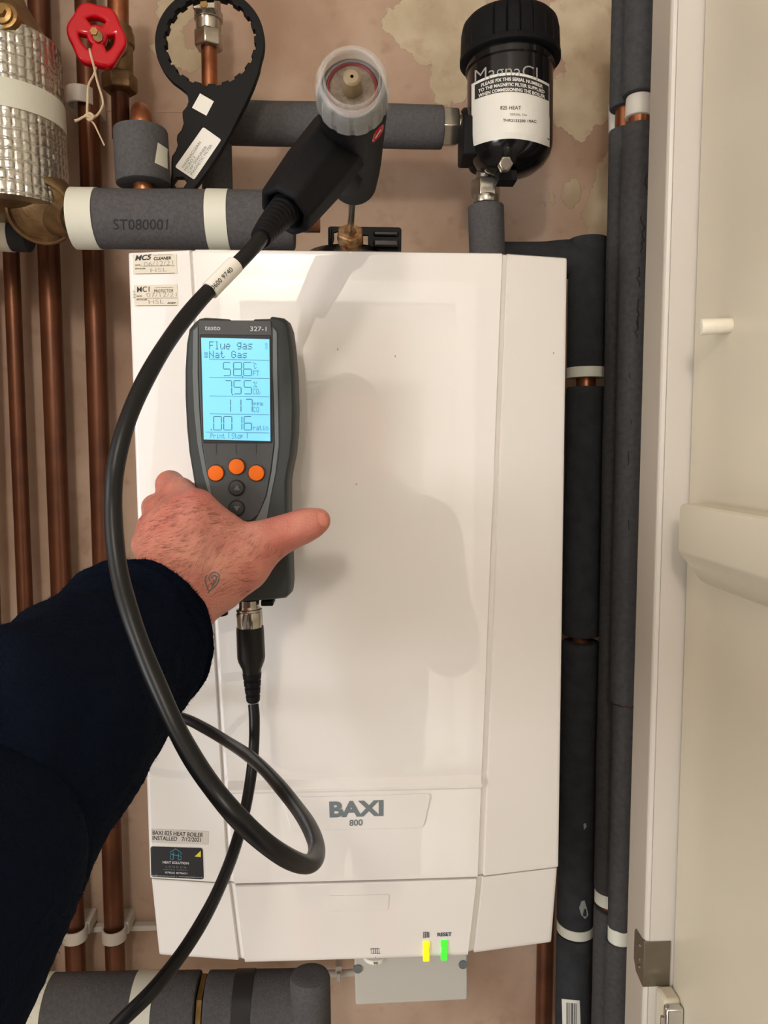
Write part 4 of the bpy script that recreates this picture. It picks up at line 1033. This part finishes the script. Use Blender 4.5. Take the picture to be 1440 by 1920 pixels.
#PART_METER
# ------------------------------------------------------------------ gas analyser
YA = .600; TA = .052
an = thing('gas_analyser', W(450, 1133, YA+.02), 'dark grey handheld flue gas analyser with lit blue screen and orange buttons', 'analyser')
outl = [(381, 590), (404, 591), (427, 593), (430, 596), (474, 597), (477, 593), (508, 592), (511, 588), (532, 591), (541, 598), (546, 612), (551, 650), (555, 700), (557, 760), (556, 810), (552, 850), (545, 885), (542, 905), (542, 960), (545, 1040), (547, 1100), (545, 1118), (536, 1127), (500, 1131),
        (460, 1133), (405, 1134), (385, 1132), (377, 1122), (374, 1090), (372, 1040), (370, 990), (364, 930), (357, 890), (350, 850), (345, 800), (342, 740), (342, 690), (345, 640), (350, 612), (360, 600), (370, 592)]
def inset_px(L, f, cx=450, cy=860): return [(cx+(x-cx)*f, cy+(y-cy)*(1-(1-f)*.45)) for x, y in L]
def loft_outline(L, levels):        # levels: (dy, scale)
    V = []; n = len(L)
    for dy, f in levels:
        for x, z in pxloop(inset_px(L, f), YA): V.append((x, YA+dy, z))
    m = len(levels)
    Q = [(i*n+k, (i+1)*n+k, (i+1)*n+(k+1) % n, i*n+(k+1) % n) for i in range(m-1) for k in range(n)]
    Q += [tuple(range(n)), tuple(reversed([(m-1)*n+k for k in range(n)]))]
    return V, Q
case = loft_outline(outl, [(0, .905), (.0012, .935), (.004, .965), (.010, .985), (.020, 1.0), (.034, 1.0), (.043, .985), (.050, .94), (.052, .90)])
obj('case', case, 'case', an, angle=40)
SA = surf_of(case)
def plate(P, Yf_, t, bev=.0): return fill2d([pxloop(P, Yf_)], Yf_, t, bev)
# front panel
fp = [(372, 600), (508, 601), (510, 625), (511, 700), (513, 780), (514, 830), (508, 880), (499, 930), (484, 965), (470, 977), (425, 977), (408, 960), (396, 925), (387, 880), (379, 830), (375, 760), (372, 690)]
g = plate(rounded(fp, 3, 3), YA-.0016, .004, .0006); obj('front_panel', g, 'case_front', an, angle=40)
SP = surf_Y(YA-.0016)
# accent stripes
lft = [(362, 620), (371, 612), (371, 700), (374, 770), (379, 835), (388, 885), (399, 930), (412, 962), (405, 958), (391, 925), (380, 885), (370, 830), (364, 770), (361, 700)]
rgt = [(511, 613), (519, 622), (520, 700), (522, 770), (523, 835), (517, 885), (508, 930), (500, 975), (478, 978), (487, 960), (500, 930), (509, 885), (515, 835), (514, 770), (511, 700)]
for q in (lft, rgt):
    o = obj('side_stripe', plate(q, YA-.0010, .004, .0003), 'case_stripe', an); o['label'] = 'mid grey accent stripe'
# shoulders at the top
for y in (718, 746, 774, 801):
    a = W(552.5, y, YA+.018); obj('side_knob', lathe((a.x-.004, a.y, a.z), (1, 0, 0), [(0, .0030), (.0045, .0030), (.006, .002), (.0065, .0005)], 20), 'case', an)
# bezel + screen
obj('screen_bezel', plate(rounded([(374, 627), (508, 628), (511, 831), (380, 831)], 4), YA-.0021, .002, .0004), 'btn_ring', an)
scr = plate([(377, 633), (505, 636), (507, 827), (382, 824)], YA-.0025, .001); so = obj('screen', scr, 'lcd', an, smooth=False); so['label'] = 'lit pale blue display'
SS = surf_Y(YA-.0025)
def c5(x, y): return (320+x/4.5, 560+y/4.5)
DOT = {'F': '11111 10000 10000 11110 10000 10000 10000', 'l': '01100 00100 00100 00100 00100 00100 01110', 'u': '00000 00000 10001 10001 10001 10011 01101',
 'e': '00000 00000 01110 10001 11111 10000 01110', 'g': '00000 01111 10001 10001 01111 00001 01110', 'a': '00000 00000 01110 00001 01111 10001 01111', 's': '00000 00000 01111 10000 01110 00001 11110',
 'N': '10001 10001 11001 10101 10011 10001 10001', 't': '01000 01000 11100 01000 01000 01001 00110', 'G': '01110 10001 10000 10111 10001 10001 01110', 'P': '11110 10001 10001 11110 10000 10000 10000',
 'r': '00000 00000 10110 11001 10000 10000 10000', 'i': '00100 00000 01100 00100 00100 00100 01110', 'n': '00000 00000 10110 11001 10001 10001 10001', 'S': '01111 10000 10000 01110 00001 00001 11110',
 'o': '00000 00000 01110 10001 10001 10001 01110', 'p': '00000 00000 11110 10001 11110 10000 10000', 'C': '01110 10001 10000 10000 10000 10001 01110', 'O': '01110 10001 10001 10001 10001 10001 01110',
 'T': '11111 00100 00100 00100 00100 00100 00100', 'm': '00000 00000 11010 10101 10101 10101 10101', '%': '11001 11001 00010 00100 01000 10011 10011', '2': '01110 10001 00001 00110 01000 10000 11111', ' ': '00000 '*7}
pt = Print(SS); 
def dots(t, x0, y0, x1, y1):
    n = len(t); cw_ = (x1-x0)/(n*6-1); ch = (y1-y0)/7
    for i, c in enumerate(t):
        rows_ = DOT[c].split()
        for r_, row in enumerate(rows_):
            for q, b in enumerate(row):
                if b == '1':
                    xx = x0+(i*6+q)*cw_; yy = y0+r_*ch; pt.poly([c5(xx, yy), c5(xx+cw_*.86, yy), c5(xx+cw_*.86, yy+ch*.86), c5(xx, yy+ch*.86)])
dots('Flue gas', 325, 360, 690, 430); dots('Nat Gas', 325, 440, 645, 503); dots('C', 702, 545, 724, 592); dots('FT', 695, 607, 745, 652); dots('%', 700, 702, 726, 750)
dots('CO', 695, 760, 742, 808); dots('2', 746, 785, 758, 808); dots('ppm', 700, 866, 780, 905); dots('CO', 695, 914, 746, 958); dots('ratio', 695, 1068, 825, 1112); dots('Print', 335, 1136, 460, 1180); dots('Stop', 515, 1136, 610, 1182)
SEG = {'0': 'abcdef', '1': 'bc', '5': 'afgcd', '6': 'afgedc', '7': 'abc', '8': 'abcdefg'}
def digit(ch, x0, y0, x1, y1, w=6.2):
    ym = (y0+y1)/2; g_ = 3
    L = {'a': [(x0+g_, y0), (x1-g_, y0)], 'd': [(x0+g_, y1), (x1-g_, y1)], 'g': [(x0+g_, ym), (x1-g_, ym)], 'f': [(x0, y0+g_), (x0, ym-g_)], 'e': [(x0, ym+g_), (x0, y1-g_)], 'b': [(x1, y0+g_), (x1, ym-g_)], 'c': [(x1, ym+g_), (x1, y1-g_)]}
    for s in SEG[ch]:
        a, b = L[s]; pt.line([c5(*a), c5(*b)], w/4.5)
for ch, a, b in (('5', 445, 503), ('8', 530, 598), ('6', 616, 682)): digit(ch, a, 538, b, 650)
for ch, a, b in (('7', 460, 514), ('5', 534, 594), ('5', 620, 682)): digit(ch, a, 692, b, 803)
for ch, a, b in (('1', 460, 504), ('1', 540, 593), ('7', 633, 688)): digit(ch, a, 848, b, 957)
for ch, a, b in (('0', 362, 428), ('0', 448, 516), ('1', 540, 600), ('6', 620, 682)): digit(ch, a, 993, b, 1108)
for x, y in ((606, 659), (521, 809), (343, 1106)): pt.poly([c5(x-5, y-5), c5(x+5, y-5), c5(x+5, y+5), c5(x-5, y+5)])
pt.disc(c5(698, 540), .9, 8)
for y, x0 in ((512, 325), (665, 325), (820, 328), (971, 332), (1126, 295)): pt.line([c5(x0, y), c5(832, y+8)], 3.6/4.5)
for x in (490, 645): pt.line([c5(x, 1130), c5(x, 1180)], .9)
for y in (455, 465, 475, 485, 495): pt.line([c5(283, y), c5(315, y)], .9)
for y in (375, 387, 399, 411, 423): pt.line([c5(797, y), c5(818, y)], .7)
pt.make('display_print', 'lcd_ink', so)
Print(SP).text('testo', [(384, 611.5), (413, 612), (413, 619), (384, 619)], 0, .005).make('front_lettering', 'white_print', an); Print(SP).text('327-1', [(469, 612), (499.5, 612.5), (499.5, 621), (469, 621)], 0, .005).make('number_lettering', 'white_print', an)
tk = Print(SP)
for x in (406, 443, 481): tk.line([(x, 832), (x-1, 838), (x, 852)], .9)
tk.make('key_marks', 'btn_ring', an)
def key(x, y, r, m, nm, ring=1.6):
    a = W(x, y, YA-.0016); R = PXM(r, YA)
    obj('key_ring', lathe((a.x, YA-.0015, a.z), (0, -1, 0), [(0, R+PXM(ring, YA)), (.0003, R+PXM(ring, YA)), (.0003, .0005)], 40), 'btn_ring', an)
    o = obj(nm, lathe((a.x, YA-.0016, a.z), (0, -1, 0), [(0, R), (.0014, R), (.0021, R*.93), (.0023, R*.7), (.0023, .0003)], 40), m, an); return o
for x, y in ((405, 887), (444, 875), (481, 887)): key(x, y, 14.6, 'orange', 'button')['label'] = 'round orange button'
for x, y, s in ((444, 915, -1), (444, 953, 1)):
    key(x, y, 13.6, 'btn', 'arrow_button', 2.2)
    Print(surf_Y(YA-.0041)).poly([(x-6, y-s*4), (x+6, y-s*4), (x, y+s*6)]).make('arrow_mark', 'case_stripe', an)
# lower body step, bottom sockets
obj('lower_block', plate(rounded([(392, 1062), (492, 1058), (492, 1094), (392, 1098)], 4), YA-.0008, .003, .0006), 'case', an)
obj('front_ridge', plate(rounded([(495, 985), (538, 985), (541, 1118), (496, 1122)], 5), YA+.0010, .01, .0025), 'case', an)
obj('bottom_socket', cyl(W(410, 1128, .622), W(412, 1154, .622), PXM(16, .622), bev=.001), 'black', an)
for kx in (404, 411, 418): obj('socket_rib', pbox(kx-1.5, 1134, kx+1.5, 1152, .605, .01), 'black', an)
obj('bottom_socket', cyl(W(467, 1125, Yp), W(467, 1137, Yp), PXM(19, Yp)), 'nickel', an)
obj('bottom_connector', pbox(489, 1126, 512, 1137, .608, .02), 'black', an, bevel=.001)

#PART_PERSON
# ------------------------------------------------------------------ person: left hand on the analyser, sleeve, and the body behind the camera
def Wt(q): return tuple(W(q[0], q[1], q[2]))
bones = [ # (a, b, ra, rb, k)
 # metacarpals / palm slab
 ((375, 1095, .552), (366, 957, .574), .0170, .0125, .010), ((345, 1088, .551), (338, 968, .576), .0180, .0140, .010), ((318, 1078, .552), (309, 985, .573), .0165, .0135, .010), ((298, 1068, .552), (292, 1010, .572), .0145, .0125, .010),
 ((400, 1085, .555), (420, 1010, .572), .020, .0150, .012), ((372, 950, .574), (440, 1008, .576), .0115, .0130, .010),
 # wrist and forearm
 ((335, 1090, .556), (285, 1165, .532), .0240, .0260, .015), ((375, 1100, .560), (310, 1175, .535), .0215, .0250, .015), ((275, 1178, .532), (218, 1240, .49), .026, .029, .015),
 # thenar
 ((412, 1075, .560), (452, 1055, .566), .0240, .0205, .012), ((452, 1055, .566), (492, 1020, .571), .0200, .0160, .010),
]
fingers = [
 [(366, 955, .574, .0128), (338, 925, .612, .0120), (319, 909, .636, .0112), (332, 915, .660, .0095), (368, 925, .668, .0080)],
 [(338, 966, .578, .0135), (306, 958, .612, .0120), (292, 952, .640, .0108), (320, 955, .662, .0090), (368, 965, .669, .0080)],
 [(309, 985, .574, .0132), (286, 990, .606, .0118), (284, 992, .636, .0105), (318, 998, .660, .0090), (368, 1008, .669, .0080)],
 [(292, 1010, .572, .0122), (274, 1022, .598, .0105), (280, 1035, .628, .0092), (315, 1045, .656, .0080), (364, 1052, .668, .0070)],
]
thumb = [(492, 1020, .571, .0168), (520, 1006, .574, .0143), (545, 996, .575, .0131), (570, 986, .575, .0124), (590, 979, .575, .0104), (600, 975, .5755, .0078)]
def handf(P):
    D = None
    for a, b, ra, rb, k in bones:
        d = rcone(P, Wt(a), Wt(b), ra, rb); D = d if D is None else smin(D, d, k)
    for fg in fingers+[thumb]:
        df = None
        for a, b in zip(fg[:-1], fg[1:]):
            d = rcone(P, Wt(a), Wt(b), a[3], b[3]); df = d if df is None else smin(df, d, .004)
        D = smin(D, df, .006)
    # knuckle creases on the thumb
    for (x, y, w) in ((551, 978, .0007), (543, 980, .0006), (560, 975, .0005)):
        a = np.array(W(x, y-14, .563)); b = np.array(W(x-4, y+14, .563)); D = D + w*np.exp(-(rcone(P, a, b, 0, 0)/.0024)**2)
    # extensor tendon ridges on the back of the hand
    for (a, b) in (((470, 1040, .55), (550, 1000, .56)), ((380, 1085, .535), (360, 970, .56)), ((345, 1085, .535), (330, 975, .56))):
        D = D - .0012*np.exp(-(rcone(P, Wt(a), Wt(b), 0, 0)/.0050)**2*.6)
    return D
HV, HQ = surfnet(handf, (-.22, .44, 1.38), (.02, .69, 1.56), .0016)
HV = relax(HV, HQ, 2)
def wz(z): return 1.55+z
BB_ = [ # body behind the camera (relative x, y, height)
 ((-.17, .42, 1.40), (-.20, .18, 1.345), .034, .045), ((-.20, .18, 1.345), (-.21, -.22, 1.36), .045, .055),
 ((-.17, -.30, 1.36), (.17, -.30, 1.36), .075, .075), ((0, -.31, 1.32), (0, -.31, .98), .145, .13), ((-.08, -.31, 1.2), (-.08, -.31, .95), .11, .11), ((.08, -.31, 1.2), (.08, -.31, .95), .11, .11),
 ((0, -.32, 1.38), (0, -.30, 1.50), .06, .055), ((0, -.30, 1.56), (0, -.285, 1.62), .083, .085),
 ((.21, -.28, 1.36), (.235, -.16, 1.13), .055, .048), ((.235, -.16, 1.13), (.10, -.09, 1.43), .046, .032), ((.10, -.09, 1.43), (.07, -.075, 1.50), .032, .026),
 ((-.09, -.31, .92), (-.10, -.31, .50), .095, .07), ((.09, -.31, .92), (.10, -.31, .50), .095, .07), ((-.10, -.31, .50), (-.10, -.32, .08), .065, .045), ((.10, -.31, .50), (.10, -.32, .08), .065, .045),
 ((-.10, -.33, .045), (-.11, -.16, .035), .045, .035), ((.10, -.33, .045), (.11, -.16, .035), .045, .035)]
def _bk(q): return (q[0], q[1]-.07, q[2]) if q[1] < 0 else q
BB = [(_bk(a), _bk(b), ra, rb) for a, b, ra, rb in BB_]
def bodyf(P):
    D = None
    for a, b, ra, rb in BB:
        d = rcone(P, a, b, ra, rb); D = d if D is None else smin(D, d, .03)
    # face: nose
    D = smin(D, rcone(P, (0, -.27, 1.60), (0, -.262, 1.575), .008, .014), .012)
    for sx in (-1, 1): D = smin(D, rcone(P, (sx*.085, -.37, 1.61), (sx*.088, -.375, 1.57), .012, .010), .008)
    # small fingers of the right hand raised beside the camera
    for k in range(4): D = smin(D, rcone(P, (.07, -.145, 1.49+.006*k), (.035, -.12-.008*k, 1.50+.018*k), .010, .008), .006)
    return D
BV, BQ = surfnet(bodyf, (-.33, -.58, -.012), (.33, .47, 1.74), .012)
BV = relax(BV, BQ, 1)
body = obj('person', join((HV.tolist(), HQ.tolist()), (BV.tolist(), BQ.tolist())), 'skin', origin=(0, -.3, 0), angle=180)
tag(body, 'person reaching in with a bare left hand and navy fleece sleeve, thumb out', 'person')
ORG['person'] = Vector((0, -.3, 0))
# jacket and trousers over the body
def jackf(P):
    D = None
    for i, (a, b, ra, rb) in enumerate(BB):
        if i in (6, 7) or i >= 10 and i != 10 and i not in (): continue
        if i in (0, 1): continue
        d = rcone(P, a, b, ra+.012, rb+.012); D = d if D is None else smin(D, d, .03)
    D = smin(D, rcone(P, (.235, -.23, 1.13), (.12, -.17, 1.39), .058, .046), .03)
    return D
def neckcut(P, D): return D
JV, JQ = surfnet(jackf, (-.36, -.60, .80), (.36, .28, 1.50), .012); JV = relax(JV, JQ, 2)
def trf(P):
    D = None
    for a, b, ra, rb in BB[11:15]:
        d = rcone(P, a, b, ra+.012, rb+.014); D = d if D is None else smin(D, d, .03)
    return D
TV, TQ = surfnet(trf, (-.25, -.56, .02), (.25, -.15, 1.05), .012); obj('trousers', (relax(TV, TQ, 1).tolist(), TQ.tolist()), 'trousers', body, angle=180)
def hairf(P): return np.maximum(rcone(P, (0, -.305, 1.585), (0, -.295, 1.63), .092, .092), -(P[:, 1]*-.6+(-.255)*.6+ (1.63-P[:, 2])*-.8*-1))
HRV, HRQ = surfnet(lambda P: np.maximum(rcone(P, (0, -.38, 1.585), (0, -.367, 1.632), .090, .088), (P[:, 1]+.325)*.8-(P[:, 2]-1.63)*.6), (-.12, -.52, 1.45), (.12, -.20, 1.76), .008)
obj('hair', (HRV.tolist(), HRQ.tolist()), 'hair', body, angle=180)
# sleeve: wide fleece tube ending in a soft cuff at the wrist
cs_ = [(-.185, -.32, 1.36, .085), (-.205, -.05, 1.350, .076), (-.205, .10, 1.350, .068)]
SC = [tuple(q) for q in cs_]+[tuple(W(*q[:3]))+(q[3],) for q in ((-215, 1740, .28, .060), (-110, 1600, .34, .064), (60, 1405, .395, .0615), (142, 1308, .45, .0565), (210, 1238, .50, .0560), (243, 1204, .525, .0560), (256, 1191, .535, .0555), (262, 1185, .540, .0530))]
sp_ = spline(SC, 34); ns = len(sp_)
def smod(i, a):
    t = i/ns; p = Vector((math.cos(a)*1.3, math.sin(a)*1.3, i*.035))
    f = noise.noise(p)*.07+noise.noise(p*2.3+Vector((5, 1, 2)))*.03
    f += .035*math.sin(i*.13+2.2*math.sin(a+1)+3*noise.noise(p*.8))*(.4+.6*(t < .93))
    f += noise.noise(Vector((math.cos(a)*30, math.sin(a)*30, i*.9)))*.012
    return 1+f*(1 if i < ns-12 else .6)
SV, SQ = tube([q[:3] for q in sp_], [q[3] for q in sp_], 160, mod=smod, caps=False)
# turn the cuff inwards
seg = 160; last = SV[-seg:]; cc = sum(last, Vector())/seg; dirn = (Vector(sp_[-1][:3])-Vector(sp_[-6][:3])).normalized()
for (f, off) in ((.955, .0018), (.90, .0015), (.82, -.003), (.78, -.02), (.74, -.05)):
    n0 = len(SV)
    for p in last: SV.append(cc+(p-cc)*f+dirn*off)
    for k in range(seg): SQ.append((n0-seg+k, n0-seg+(k+1) % seg, n0+(k+1) % seg, n0+k))
jk = obj('fleece_jacket', join((SV, SQ), (JV.tolist(), JQ.tolist())), 'fleece', body, angle=180)
# fleece pile as short fibres around cuff and sleeve
def fibres():
    V = []; Q = []; rnd = random.Random(3)
    N = len(sp_)
    for _ in range(15000):
        i = rnd.randrange(int(N*.30), N-1); k = rnd.randrange(160); p = SV[i*160+k]; c = Vector(sp_[i][:3])
        p2 = SV[min(i+1, N-1)*160+(k+1) % 160]; p = p.lerp(p2, rnd.random())
        n = (p-c).normalized(); j = Vector((rnd.gauss(0, .6), rnd.gauss(0, .6), rnd.gauss(0, .6))); d = (n+j).normalized()*rnd.uniform(.0012, .0026)
        s = n.cross(Vector((rnd.random(), rnd.random(), rnd.random()))).normalized()*.00022
        b = len(V); V += [p-s-n*.0005, p+s-n*.0005, p+d]; Q.append((b, b+1, b+2))
    return V, Q
fb_ = obj('fleece_pile', fibres(), 'fleece', jk, smooth=False); fb_['kind'] = 'stuff'
# hairs, nail, tattoo on the hand
SH = surf_of((HV.tolist(), HQ.tolist()), off=.0002)
def hairs():
    V = []; Q = []; rnd = random.Random(11); n = 0
    while n < 900:
        x, y = rnd.uniform(255, 540), rnd.uniform(930, 1120)
        # keep to the back of the hand
        if y < 925+max(0, (x-350))*.62 or y > 1125-abs(x-440)*.1 or (x > 470 and y > 1050): continue
        a = -.35+.9*noise.noise(Vector((x*.012, y*.015, 1)))+ (math.pi if False else 0) + rnd.gauss(0, .18)
        L = rnd.uniform(9, 20); P = []
        for k in range(6):
            t = k/5; q = SH(x+L*t*math.cos(a)+3*t*t*math.sin(a*2), y+L*t*math.sin(a)-4*t*t, .0001+.0012*math.sin(t*2.6))
            if q is None: P = None; break
            P.append(q)
        n += 1
        if P is None: continue
        if max((P[i+1]-P[i]).length for i in range(5)) > .004: continue
        b = len(V)
        for i, q in enumerate(P):
            w = .00010*(1-i/6); V += [q+Vector((0, 0, w)), q-Vector((0, 0, w)), q+Vector((w, -w, 0))]
        for i in range(5):
            for m_ in range(3): Q.append((b+i*3+m_, b+i*3+(m_+1) % 3, b+i*3+3+(m_+1) % 3, b+i*3+3+m_))
    return V, Q
hh = obj('arm_hair', hairs(), 'armhair', body); hh['kind'] = 'stuff'
Print(SH).patch(None, 8, 8, fn=lambda u, v: (605+(u-.5)*17*(1-.25*(2*v-1)**2)+(v-.5)*-5, 974-(v-.5)*25*(1-.18*(2*u-1)**2))).make('thumb_nail', 'nail', body)
tt = Print(SH)
tt.line(spline([(390, 1112), (395, 1106), (403, 1100), (409, 1091), (411, 1081), (408, 1075), (401, 1073), (395, 1077), (392, 1084), (394, 1090)], 6), 2.6)
tt.line(spline([(396, 1085), (401, 1079), (406, 1082), (404, 1090), (399, 1096), (396, 1092)], 6), 3.2)
tt.line(spline([(388, 1078), (385, 1086), (387, 1096), (391, 1108)], 6), 2.4)
tt.line(spline([(400, 1086), (401, 1094), (397, 1101)], 5), 3.0)
tt.make('tattoo', 'tattoo', body)
